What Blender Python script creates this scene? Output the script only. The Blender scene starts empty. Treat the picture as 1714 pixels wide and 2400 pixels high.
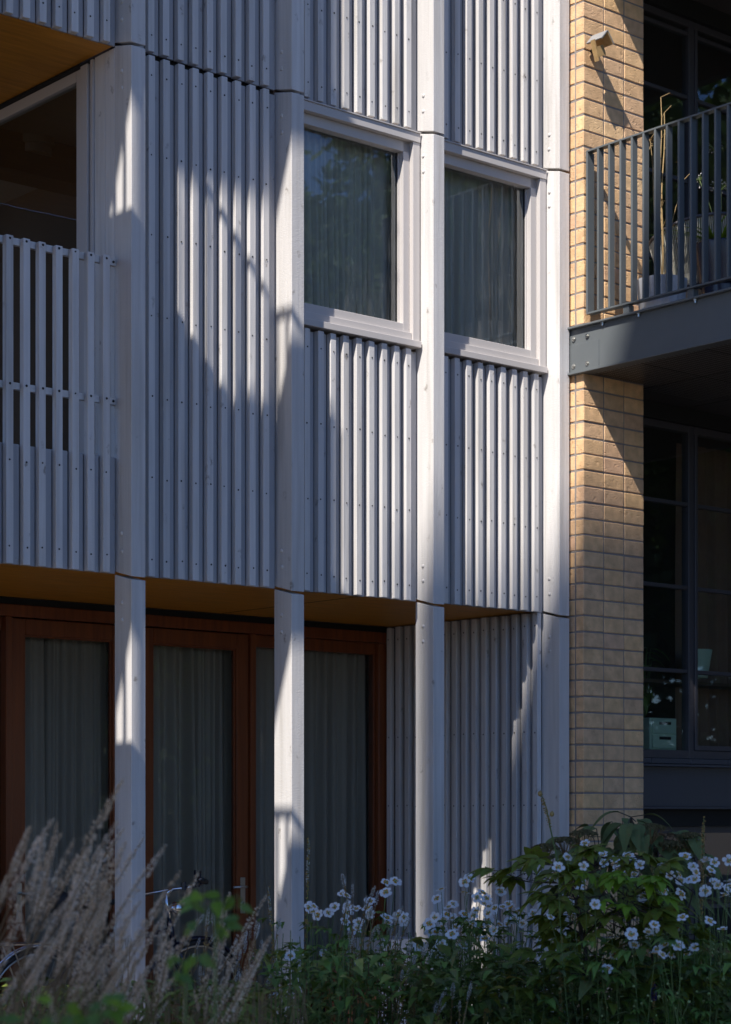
import bpy, bmesh, math, random
from mathutils import Vector, Matrix, Quaternion, noise
random.seed(7)
R = math.radians
PI = math.pi
scn = bpy.context.scene

# ------------------------------------------------------------------ camera
F_PX, PX0, YH = 4775.0, 857.0, 1905.0          # focal length, centre and horizon in photo pixels (1714 x 2400)
TH = R(49.303)
CD = Vector((math.cos(TH), math.sin(TH), 0)); CR = Vector((math.sin(TH), -math.cos(TH), 0))
CAM = Vector((-6.497, -9.580, 1.5))
cam_d = bpy.data.cameras.new('camera'); cam = bpy.data.objects.new('camera', cam_d)
scn.collection.objects.link(cam); scn.camera = cam
cam.location = CAM
cam.rotation_euler = (R(90), 0, math.atan2(CD.y, CD.x) - R(90))
cam_d.sensor_fit = 'VERTICAL'; cam_d.sensor_height = 36; cam_d.sensor_width = 25.71
cam_d.lens = F_PX / 2400 * 36; cam_d.shift_y = (YH - 1200) / 2400
cam_d.clip_start = .1; cam_d.clip_end = 600
cam_d.dof.use_dof = True; cam_d.dof.focus_distance = 11.6; cam_d.dof.aperture_fstop = 3.6

# ------------------------------------------------------------------ world, sun, exposure
SUN_EL, SUN_TO = R(48.6), Vector((-2.42, -1.0, 2.97)).normalized()
w = bpy.data.worlds.new('World'); scn.world = w; w.use_nodes = True
nt = w.node_tree; bg = nt.nodes['Background']
sky = nt.nodes.new('ShaderNodeTexSky'); sky.sky_type = 'NISHITA'; sky.sun_disc = False
sky.sun_elevation = SUN_EL; sky.sun_rotation = math.atan2(SUN_TO.x, SUN_TO.y) % (2 * PI)
sky.air_density = 1.0; sky.dust_density = 0.0; sky.ozone_density = 6.0
tint = nt.nodes.new('ShaderNodeVectorMath'); tint.operation = 'MULTIPLY'; tint.inputs[1].default_value = (.86, .965, 1.20)      # clearer, bluer late-summer sky
nt.links.new(sky.outputs[0], tint.inputs[0]); nt.links.new(tint.outputs[0], bg.inputs[0]); bg.inputs[1].default_value = 0.092
sl = bpy.data.lights.new('sun', 'SUN'); sl.energy = 5.0; sl.angle = R(.53); sl.color = (1.0, .955, .89)
so = bpy.data.objects.new('sun', sl); scn.collection.objects.link(so)
so.rotation_euler = SUN_TO.to_track_quat('Z', 'Y').to_euler(); so.location = (-10, -10, 30)
scn.view_settings.view_transform = 'Standard'; scn.view_settings.look = 'None'
scn.view_settings.exposure = 0.58; scn.view_settings.gamma = 1; scn.view_settings.use_curve_mapping = False
scn.cycles.max_bounces = 7; scn.cycles.transparent_max_bounces = 16
scn.render.resolution_x = 731; scn.render.resolution_y = 1024

# ------------------------------------------------------------------ materials
def new_mat(name):
    m = bpy.data.materials.new(name); m.use_nodes = True
    return m, m.node_tree, m.node_tree.nodes, m.node_tree.links
def N(nodes, t, **kw):
    n = nodes.new(t)
    for k, v in kw.items():
        if k in n.inputs.keys() if hasattr(n.inputs, 'keys') else False: n.inputs[k].default_value = v
        else: setattr(n, k, v)
    return n
def rampn(nodes, stops):
    n = nodes.new('ShaderNodeValToRGB'); e = n.color_ramp.elements
    while len(e) < len(stops): e.new(.5)
    for el, (p, c) in zip(e, stops):
        el.position = p; el.color = (*c, 1) if len(c) == 3 else c
    return n
def coords(nodes, links, scale=(1, 1, 1), rnd=True):
    tc = nodes.new('ShaderNodeTexCoord'); mp = nodes.new('ShaderNodeMapping'); mp.inputs['Scale'].default_value = scale
    if rnd:
        oi = nodes.new('ShaderNodeObjectInfo'); ml = nodes.new('ShaderNodeVectorMath'); ml.operation = 'SCALE'
        ml.inputs[0].default_value = (37.1, 21.7, 53.3); links.new(oi.outputs['Random'], ml.inputs['Scale'])
        ad = nodes.new('ShaderNodeVectorMath'); links.new(tc.outputs['Object'], ad.inputs[0]); links.new(ml.outputs[0], ad.inputs[1])
        links.new(ad.outputs[0], mp.inputs[0])
    else: links.new(tc.outputs['Object'], mp.inputs[0])
    return mp
def simple(name, col, rough=.5, metal=0, spec=.5, var=.06, nscale=8, bump=0, bscale=60, aniso=(1, 1, 1), rvar=.06, sheen=0, trans=0):
    m, t, n, l = new_mat(name); b = n['Principled BSDF']
    b.inputs['Roughness'].default_value = rough; b.inputs['Metallic'].default_value = metal
    b.inputs['Specular IOR Level'].default_value = spec
    mp = coords(n, l, aniso)
    no = n.new('ShaderNodeTexNoise'); no.inputs['Scale'].default_value = nscale; no.inputs['Detail'].default_value = 6
    l.new(mp.outputs[0], no.inputs[0])
    oi = n.new('ShaderNodeObjectInfo')
    ma = n.new('ShaderNodeMath'); ma.operation = 'MULTIPLY_ADD'; ma.inputs[1].default_value = 2 * var; ma.inputs[2].default_value = 1 - var
    l.new(no.outputs[0], ma.inputs[0])
    mb = n.new('ShaderNodeMath'); mb.operation = 'MULTIPLY_ADD'; mb.inputs[1].default_value = rvar; mb.inputs[2].default_value = -rvar / 2
    l.new(oi.outputs['Random'], mb.inputs[0])
    ad = n.new('ShaderNodeMath'); l.new(ma.outputs[0], ad.inputs[0]); l.new(mb.outputs[0], ad.inputs[1])
    vm = n.new('ShaderNodeVectorMath'); vm.operation = 'SCALE'; vm.inputs[0].default_value = col; l.new(ad.outputs[0], vm.inputs['Scale'])
    l.new(vm.outputs[0], b.inputs['Base Color'])
    if bump:
        n2 = n.new('ShaderNodeTexNoise'); n2.inputs['Scale'].default_value = bscale; n2.inputs['Detail'].default_value = 5
        l.new(mp.outputs[0], n2.inputs[0])
        bp = n.new('ShaderNodeBump'); bp.inputs['Strength'].default_value = bump; bp.inputs['Distance'].default_value = .004
        l.new(n2.outputs[0], bp.inputs['Height']); l.new(bp.outputs[0], b.inputs['Normal'])
    return m

def painted_wood(name, base, rough_sawn=.5):
    m, t, n, l = new_mat(name); b = n['Principled BSDF']
    b.inputs['Roughness'].default_value = .62; b.inputs['Specular IOR Level'].default_value = .3
    mp = coords(n, l, (1, 1, 1))
    st = n.new('ShaderNodeMapping'); st.inputs['Scale'].default_value = (40, 40, 1.6); l.new(mp.outputs[0], st.inputs[0])
    g = n.new('ShaderNodeTexNoise'); g.inputs['Scale'].default_value = 1.0; g.inputs['Detail'].default_value = 6; l.new(st.outputs[0], g.inputs[0])
    big = n.new('ShaderNodeTexNoise'); big.inputs['Scale'].default_value = 2.2; big.inputs['Detail'].default_value = 4; l.new(mp.outputs[0], big.inputs[0])
    # knots: sparse smears of a darker tone
    kd = n.new('ShaderNodeTexNoise'); kd.inputs['Scale'].default_value = 34; kd.inputs['Detail'].default_value = 3; l.new(mp.outputs[0], kd.inputs[0])
    km = n.new('ShaderNodeVectorMath'); km.operation = 'MULTIPLY_ADD'; km.inputs[1].default_value = (.05, .05, .05)
    l.new(kd.outputs['Color'], km.inputs[0]); l.new(mp.outputs[0], km.inputs[2])
    ks = n.new('ShaderNodeMapping'); ks.inputs['Scale'].default_value = (9, 9, 4.4); l.new(km.outputs[0], ks.inputs[0])
    vo = n.new('ShaderNodeTexVoronoi'); vo.inputs['Scale'].default_value = 1.0; l.new(ks.outputs[0], vo.inputs[0])
    kr = rampn(n, [(0, (1, 1, 1)), (.08, (.85, .85, .85)), (.17, (0, 0, 0))]); l.new(vo.outputs['Distance'], kr.inputs[0])
    sc = n.new('ShaderNodeTexNoise'); sc.inputs['Scale'].default_value = 70; sc.inputs['Detail'].default_value = 2; l.new(st.outputs[0], sc.inputs[0])
    sr = rampn(n, [(.45, (.1, .1, .1)), (.62, (1, 1, 1))]); l.new(kd.outputs[0], sr.inputs[0])
    kk = n.new('ShaderNodeMath'); kk.operation = 'MULTIPLY'; l.new(kr.outputs[0], kk.inputs[0]); l.new(sr.outputs[0], kk.inputs[1])
    # value
    a = n.new('ShaderNodeMath'); a.operation = 'MULTIPLY_ADD'; a.inputs[1].default_value = .34; a.inputs[2].default_value = .83; l.new(g.outputs[0], a.inputs[0])
    c = n.new('ShaderNodeMath'); c.operation = 'MULTIPLY_ADD'; c.inputs[1].default_value = .16; c.inputs[2].default_value = -.08; l.new(big.outputs[0], c.inputs[0])
    oi = n.new('ShaderNodeObjectInfo')
    o2 = n.new('ShaderNodeMath'); o2.operation = 'MULTIPLY_ADD'; o2.inputs[1].default_value = .13; o2.inputs[2].default_value = -.065; l.new(oi.outputs['Random'], o2.inputs[0])
    s1 = n.new('ShaderNodeMath'); l.new(a.outputs[0], s1.inputs[0]); l.new(c.outputs[0], s1.inputs[1])
    s2 = n.new('ShaderNodeMath'); l.new(s1.outputs[0], s2.inputs[0]); l.new(o2.outputs[0], s2.inputs[1])
    vm = n.new('ShaderNodeVectorMath'); vm.operation = 'SCALE'; vm.inputs[0].default_value = base; l.new(s2.outputs[0], vm.inputs['Scale'])
    mx = n.new('ShaderNodeMix'); mx.data_type = 'RGBA'; mx.inputs[7].default_value = (.20, .17, .14, 1)
    kf = n.new('ShaderNodeMath'); kf.operation = 'MULTIPLY'; kf.inputs[1].default_value = .75; l.new(kk.outputs[0], kf.inputs[0])
    l.new(kf.outputs[0], mx.inputs[0]); l.new(vm.outputs[0], mx.inputs[6])
    # faint vertical run-off stains
    rs = n.new('ShaderNodeMapping'); rs.inputs['Scale'].default_value = (16, 16, .7); l.new(mp.outputs[0], rs.inputs[0])
    rn = n.new('ShaderNodeTexNoise'); rn.inputs['Scale'].default_value = 1; rn.inputs['Detail'].default_value = 3; l.new(rs.outputs[0], rn.inputs[0])
    rr = rampn(n, [(.52, (1, 1, 1)), (.74, (.80, .78, .75))]); l.new(rn.outputs[0], rr.inputs[0])
    m2 = n.new('ShaderNodeMix'); m2.data_type = 'RGBA'; m2.blend_type = 'MULTIPLY'; m2.inputs[0].default_value = 1
    l.new(mx.outputs[2], m2.inputs[6]); l.new(rr.outputs[0], m2.inputs[7]); l.new(m2.outputs[2], b.inputs['Base Color'])
    # rough sawn relief: fine cross marks
    cr = n.new('ShaderNodeMapping'); cr.inputs['Scale'].default_value = (60, 60, 260); l.new(mp.outputs[0], cr.inputs[0])
    cn = n.new('ShaderNodeTexNoise'); cn.inputs['Scale'].default_value = 1; cn.inputs['Detail'].default_value = 4; l.new(cr.outputs[0], cn.inputs[0])
    hm = n.new('ShaderNodeMath'); hm.operation = 'MULTIPLY_ADD'; hm.inputs[1].default_value = 1.0; l.new(g.outputs[0], hm.inputs[0]); l.new(cn.outputs[0], hm.inputs[2])
    bp = n.new('ShaderNodeBump'); bp.inputs['Strength'].default_value = rough_sawn; bp.inputs['Distance'].default_value = .0034
    l.new(hm.outputs[0], bp.inputs['Height']); l.new(bp.outputs[0], b.inputs['Normal'])
    return m

def stained_wood(name, c1, c2, axis=(30, 30, 1.2), rough=.4):
    m, t, n, l = new_mat(name); b = n['Principled BSDF']; b.inputs['Roughness'].default_value = rough
    b.inputs['Specular IOR Level'].default_value = .4
    mp = coords(n, l, axis)
    g = n.new('ShaderNodeTexNoise'); g.inputs['Scale'].default_value = 1; g.inputs['Detail'].default_value = 7; g.inputs['Distortion'].default_value = .6
    l.new(mp.outputs[0], g.inputs[0])
    r = rampn(n, [(.3, c1), (.7, c2)]); l.new(g.outputs[0], r.inputs[0]); l.new(r.outputs[0], b.inputs['Base Color'])
    bp = n.new('ShaderNodeBump'); bp.inputs['Strength'].default_value = .15; bp.inputs['Distance'].default_value = .002
    l.new(g.outputs[0], bp.inputs['Height']); l.new(bp.outputs[0], b.inputs['Normal'])
    return m

def brick_mat():
    m, t, n, l = new_mat('yellow_brick'); b = n['Principled BSDF']; b.inputs['Roughness'].default_value = .85
    b.inputs['Specular IOR Level'].default_value = .2
    mp = coords(n, l); oi = n.new('ShaderNodeObjectInfo')
    r = rampn(n, [(0, (.71, .46, .26)), (.2, (.78, .505, .275)), (.4, (.68, .45, .275)), (.58, (.79, .51, .265)), (.74, (.65, .425, .26)), (.88, (.70, .445, .285)), (1, (.81, .545, .30))])
    l.new(oi.outputs['Random'], r.inputs[0])
    no = n.new('ShaderNodeTexNoise'); no.inputs['Scale'].default_value = 14; no.inputs['Detail'].default_value = 5; l.new(mp.outputs[0], no.inputs[0])
    rr = rampn(n, [(.3, (.80, .78, .76)), (.7, (1.12, 1.1, 1.06))]); l.new(no.outputs[0], rr.inputs[0])
    mx = n.new('ShaderNodeMix'); mx.data_type = 'RGBA'; mx.blend_type = 'MULTIPLY'; mx.inputs[0].default_value = 1
    l.new(r.outputs[0], mx.inputs[6]); l.new(rr.outputs[0], mx.inputs[7])
    l.new(mx.outputs[2], b.inputs['Base Color'])
    n2 = n.new('ShaderNodeTexNoise'); n2.inputs['Scale'].default_value = 120; n2.inputs['Detail'].default_value = 4; l.new(mp.outputs[0], n2.inputs[0])
    n3 = n.new('ShaderNodeTexNoise'); n3.inputs['Scale'].default_value = 30; n3.inputs['Detail'].default_value = 5; l.new(mp.outputs[0], n3.inputs[0])
    r3 = rampn(n, [(.33, (0, 0, 0)), (.42, (1, 1, 1))]); l.new(n3.outputs[0], r3.inputs[0])
    ad = n.new('ShaderNodeMath'); ad.operation = 'MULTIPLY_ADD'; ad.inputs[1].default_value = .6; l.new(r3.outputs[0], ad.inputs[0]); l.new(n2.outputs[0], ad.inputs[2])
    bp = n.new('ShaderNodeBump'); bp.inputs['Strength'].default_value = .9; bp.inputs['Distance'].default_value = .004
    l.new(ad.outputs[0], bp.inputs['Height']); l.new(bp.outputs[0], b.inputs['Normal'])
    return m

def glass_mat(name, tint=(.9, .95, .93), gain=1.5, dirt=.0):
    m, t, n, l = new_mat(name); n.remove(n['Principled BSDF']); out = n['Material Output']
    tr = n.new('ShaderNodeBsdfTransparent'); tr.inputs[0].default_value = (*tint, 1)
    gl = n.new('ShaderNodeBsdfGlossy'); gl.inputs['Roughness'].default_value = .012; gl.inputs[0].default_value = (.92, .97, 1, 1)
    tc = n.new('ShaderNodeTexCoord'); wn = n.new('ShaderNodeTexNoise'); wn.inputs['Scale'].default_value = 1.4; l.new(tc.outputs['Object'], wn.inputs[0])
    bp = n.new('ShaderNodeBump'); bp.inputs['Strength'].default_value = .06; bp.inputs['Distance'].default_value = .03; l.new(wn.outputs[0], bp.inputs['Height'])
    l.new(bp.outputs[0], gl.inputs['Normal'])
    fr = n.new('ShaderNodeFresnel'); fr.inputs[0].default_value = 1.5
    ml = n.new('ShaderNodeMath'); ml.operation = 'MULTIPLY'; ml.inputs[1].default_value = gain; ml.use_clamp = True; l.new(fr.outputs[0], ml.inputs[0])
    mx = n.new('ShaderNodeMixShader'); l.new(ml.outputs[0], mx.inputs[0]); l.new(tr.outputs[0], mx.inputs[1]); l.new(gl.outputs[0], mx.inputs[2])
    last = mx
    if dirt:
        df = n.new('ShaderNodeBsdfDiffuse'); df.inputs[0].default_value = (.62, .62, .6, 1)
        st = n.new('ShaderNodeMapping'); st.inputs['Scale'].default_value = (60, 60, 8); l.new(tc.outputs['Object'], st.inputs[0])
        sn = n.new('ShaderNodeTexNoise'); sn.inputs['Scale'].default_value = 1; sn.inputs['Detail'].default_value = 8; l.new(st.outputs[0], sn.inputs[0])
        sp = n.new('ShaderNodeTexNoise'); sp.inputs['Scale'].default_value = 240; sp.inputs['Detail'].default_value = 2; l.new(tc.outputs['Object'], sp.inputs[0])
        r = rampn(n, [(.45, (0, 0, 0)), (.75, (1, 1, 1))]); l.new(sn.outputs[0], r.inputs[0])
        r2 = rampn(n, [(.55, (.25, .25, .25)), (.68, (1, 1, 1))]); l.new(sp.outputs[0], r2.inputs[0])
        mm = n.new('ShaderNodeMath'); mm.operation = 'MULTIPLY'; l.new(r.outputs[0], mm.inputs[0]); l.new(r2.outputs[0], mm.inputs[1])
        m3 = n.new('ShaderNodeMath'); m3.operation = 'MULTIPLY_ADD'; m3.inputs[1].default_value = dirt; m3.inputs[2].default_value = .012; l.new(mm.outputs[0], m3.inputs[0])
        mz = n.new('ShaderNodeMixShader'); l.new(m3.outputs[0], mz.inputs[0]); l.new(mx.outputs[0], mz.inputs[1]); l.new(df.outputs[0], mz.inputs[2]); last = mz
    l.new(last.outputs[0], out.inputs[0])
    return m

def leaf_mat(name, c1, c2, c3=None, trans=.25, rough=.55, nscale=9, spots=0):
    m, t, n, l = new_mat(name); b = n['Principled BSDF']; out = n['Material Output']
    b.inputs['Roughness'].default_value = rough; b.inputs['Specular IOR Level'].default_value = .35
    geo = n.new('ShaderNodeNewGeometry'); tc = n.new('ShaderNodeTexCoord')
    no = n.new('ShaderNodeTexNoise'); no.inputs['Scale'].default_value = nscale; no.inputs['Detail'].default_value = 4; l.new(tc.outputs['Object'], no.inputs[0])
    ad = n.new('ShaderNodeMath'); ad.operation = 'MULTIPLY_ADD'; ad.inputs[1].default_value = .55; l.new(geo.outputs['Random Per Island'], ad.inputs[0])
    sb = n.new('ShaderNodeMath'); sb.operation = 'MULTIPLY_ADD'; sb.inputs[1].default_value = .9; sb.inputs[2].default_value = -.22; l.new(no.outputs[0], sb.inputs[0]); l.new(sb.outputs[0], ad.inputs[2])
    st = [(.15, c1), (.75, c2)] + ([(.97, c3)] if c3 else [])
    r = rampn(n, st); l.new(ad.outputs[0], r.inputs[0]); col = r.outputs[0]
    if spots:
        s = n.new('ShaderNodeTexNoise'); s.inputs['Scale'].default_value = 38; s.inputs['Detail'].default_value = 5; l.new(tc.outputs['Object'], s.inputs[0])
        sr = rampn(n, [(.60, (0, 0, 0)), (.66, (1, 1, 1))]); l.new(s.outputs[0], sr.inputs[0])
        mx = n.new('ShaderNodeMix'); mx.data_type = 'RGBA'; mx.inputs[7].default_value = (.16, .075, .03, 1)
        sm = n.new('ShaderNodeMath'); sm.operation = 'MULTIPLY'; sm.inputs[1].default_value = spots; l.new(sr.outputs[0], sm.inputs[0])
        l.new(sm.outputs[0], mx.inputs[0]); l.new(col, mx.inputs[6]); col = mx.outputs[2]
    l.new(col, b.inputs['Base Color'])
    if trans:
        tl = n.new('ShaderNodeBsdfTranslucent'); l.new(col, tl.inputs[0])
        ms = n.new('ShaderNodeMixShader'); ms.inputs[0].default_value = trans; l.new(b.outputs[0], ms.inputs[1]); l.new(tl.outputs[0], ms.inputs[2]); l.new(ms.outputs[0], out.inputs[0])
    return m

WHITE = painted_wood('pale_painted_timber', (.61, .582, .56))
BOARD = painted_wood('groove_shaded_board_timber', (.37, .365, .375))  # darker than the battens: groove shade is put into the board colour
TRIM = simple('pale_grey_window_metal', (.52, .482, .458), .38, spec=.4, var=.03, nscale=5, rvar=.01)
STEEL = simple('dark_green_grey_steel', (.115, .126, .13), .42, spec=.6, var=.10, nscale=9, bump=.08, bscale=50, rvar=.03)
DECKM = simple('dark_perforated_metal', (.075, .068, .066), .5, spec=.4, var=.2, nscale=30)
SCREW = simple('dark_screw_metal', (.02, .018, .016), .6, metal=.2)
SOFFIT = stained_wood('orange_pine_soffit', (.52, .21, .016), (.72, .31, .030), (3, 30, 30), .45)
DOORW = stained_wood('red_brown_door_wood', (.13, .034, .011), (.22, .060, .016), (30, 30, 1.2), .35)
BLACKW = simple('dark_membrane', (.012, .012, .014), .8)
BLACK = simple('black_recess', (.01, .01, .011), .7)
DARKF = simple('dark_window_frame', (.060, .056, .064), .4, spec=.5)
DARKFB = simple('dark_blue_grey_metal', (.045, .052, .070), .38, spec=.6)
BRICK = brick_mat()
MORTAR = simple('grey_mortar', (.25, .22, .20), .9, var=.15, nscale=60, bump=.4, bscale=200)
ROOM = simple('dim_plaster', (.30, .27, .24), .9)
ROOMD = simple('dark_interior_wood', (.10, .065, .045), .8)
CURT = simple('grey_curtain_fabric', (.38, .34, .295), .9, var=.05, nscale=4, bump=.1, bscale=300)
SHEER = simple('grey_gathered_fabric', (.46, .44, .41), .9, var=.06, nscale=4)
GLASS = glass_mat('clear_double_glazing', gain=2.4, dirt=.22)
GLASSD = glass_mat('door_glazing', (.86, .85, .80), gain=1.0, dirt=.02)
GLASSK = glass_mat('dark_glazing', (.8, .85, .82), gain=1.9, dirt=.03)
CHROME = simple('chrome', (.8, .8, .8), .12, metal=1, var=.01)
SATIN = simple('brushed_steel', (.55, .54, .5), .3, metal=1, var=.04)
RUBBER = simple('black_rubber', (.02, .02, .02), .7)
BIKEP = simple('dark_blue_bicycle_paint', (.012, .016, .035), .2, spec=.6)
LENS = simple('clear_lamp_lens', (.55, .58, .58), .05, metal=.8)
PINE = stained_wood('pine_plywood', (.36, .22, .09), (.46, .30, .13), (6, 30, 30), .6)
ZINC = simple('zinc_sheet', (.34, .34, .34), .45, metal=.3)
POTW = simple('white_ribbed_planter', (.66, .64, .64), .5)
POTB = simple('dark_blue_glazed_pot', (.022, .025, .05), .25, spec=.6)
CORD = simple('pale_woven_cord', (.50, .48, .40), .8)
BONE = simple('dry_straw_stem', (.40, .27, .12), .8, var=.3, nscale=20)
CUSH = simple('white_cushion', (.72, .70, .66), .9)
MINT = simple('mint_green_plastic', (.55, .74, .60), .5)
PAVE = simple('sandy_paving', (.33, .285, .235), .85, var=.18, nscale=5, bump=.3)
SOIL = simple('dark_garden_soil', (.030, .022, .016), .95, var=.4, nscale=20, bump=.8, bscale=40)
LAWN = simple('street_paving', (.125, .10, .078), .9, var=.2, nscale=2)
FARB = simple('far_red_brick', (.22, .12, .08), .9, var=.1, nscale=3)
FARW = simple('far_pale_render', (.62, .60, .56), .8, var=.06)
WINGM = simple('warm_pale_brickwork', (.62, .44, .33), .9, var=.08)
FGLASS = simple('far_window_glass', (.06, .08, .10), .06, spec=.9)
BARK = simple('grey_bark', (.07, .055, .04), .9, var=.3, nscale=12, bump=.6, bscale=25)
TWIG = simple('dark_twig', (.045, .030, .020), .8, var=.3, nscale=20)
GSTEM = leaf_mat('green_stem', (0.060, 0.101, 0.025), (0.135, 0.186, 0.051), trans=0)
BSTEM = leaf_mat('brown_stem', (0.112, 0.070, 0.035), (0.238, 0.154, 0.070), trans=0)
LTREE = leaf_mat('tree_leaf', (0.026, 0.058, 0.013), (0.078, 0.130, 0.026), trans=.3, nscale=.6)
LANEM = leaf_mat('anemone_leaf', (0.065, 0.125, 0.022), (0.166, 0.269, 0.046), trans=.2)
LUNDER = leaf_mat('undergrowth_leaf', (0.053, 0.081, 0.017), (0.150, 0.212, 0.038), (0.234, 0.163, 0.043), trans=.2)
LCHEST = leaf_mat('chestnut_leaf', (0.083, 0.115, 0.014), (0.221, 0.268, 0.036), (0.500, 0.230, 0.044), trans=.35, spots=.85)
LBRIGHT = leaf_mat('bright_young_leaf', (0.138, 0.238, 0.015), (0.250, 0.389, 0.031), trans=.4)
LHYD = leaf_mat('hydrangea_leaf', (0.068, 0.095, 0.030), (0.152, 0.179, 0.055), (0.304, 0.194, 0.076), trans=.1, rough=.75, spots=.4)
HEADM = leaf_mat('dry_flower_head', (.05, .042, .016), (.13, .11, .045), (.20, .12, .13), trans=0, nscale=60)
FERNM = leaf_mat('fern_frond', (0.075, 0.130, 0.014), (0.150, 0.233, 0.026), trans=.3)
GRASSM = leaf_mat('narrow_leaf', (0.089, 0.127, 0.022), (0.264, 0.305, 0.058), (0.647, 0.508, 0.175), trans=.2)
PETAL = leaf_mat('white_petal', (.74, .74, .76), (.90, .90, .90), trans=.35, nscale=30)
GOLD = leaf_mat('golden_stamens', (.45, .22, .01), (.75, .42, .03), trans=0, nscale=200)
GHEART = leaf_mat('green_bud', (.16, .24, .06), (.34, .40, .16), trans=.1)
FLUFF = leaf_mat('pinkish_grey_fluff', (.56, .43, .29), (.80, .69, .53), (.90, .84, .70), trans=.3, nscale=30)
WFLUFF = leaf_mat('white_bottlebrush_hairs', (.40, .40, .36), (.78, .78, .76), trans=.3, nscale=40)
SEEDM = leaf_mat('seed_pod', (.20, .13, .04), (.38, .26, .09), trans=0)
PURP = leaf_mat('purple_floret', (.10, .08, .26), (.22, .16, .42), trans=.1)
AGAP = leaf_mat('faded_floret', (.40, .42, .44), (.62, .60, .62), (.3, .2, .1), trans=.2)

# ------------------------------------------------------------------ object helpers
col = scn.collection
W = {}                                    # world position of every object made
def link(name, mesh, parent=None, loc=(0, 0, 0), q=None):
    o = bpy.data.objects.new(name, mesh); col.objects.link(o)
    loc = Vector(loc); W[o] = loc.copy()
    if parent is not None: o.parent = parent; o.location = loc - W[parent]
    else: o.location = loc
    if q is not None: o.rotation_mode = 'QUATERNION'; o.rotation_quaternion = q
    return o
def tag(o, label=None, cat=None, group=None, kind=None):
    if label: o['label'] = label
    if cat: o['category'] = cat
    if group: o['group'] = group
    if kind: o['kind'] = kind
    return o
def thing(name, label, cat, loc=(0, 0, 0), group=None):
    return tag(link(name, None, None, loc), label, cat, group)
_cache = {}
def box_mesh(dx, dy, dz, mat, bev=.002, seg=1):
    key = (round(dx, 4), round(dy, 4), round(dz, 4), mat.name, bev, seg)
    if key in _cache: return _cache[key]
    bm = bmesh.new(); bmesh.ops.create_cube(bm, size=1)
    for v in bm.verts: v.co = Vector((v.co.x * dx, v.co.y * dy, v.co.z * dz))
    if bev: bmesh.ops.bevel(bm, geom=bm.edges[:], offset=min(bev, dx * .3, dy * .3, dz * .3), segments=seg, affect='EDGES')
    me = bpy.data.meshes.new('box'); bm.to_mesh(me); bm.free(); me.materials.append(mat)
    _cache[key] = me; return me
def box(name, x0, x1, y0, y1, z0, z1, mat, parent=None, bev=.002, label=None, kind=None):
    me = box_mesh(x1 - x0, y1 - y0, z1 - z0, mat, bev)
    o = link(name, me, parent, ((x0 + x1) / 2, (y0 + y1) / 2, (z0 + z1) / 2))
    return tag(o, label, kind=kind)
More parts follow.
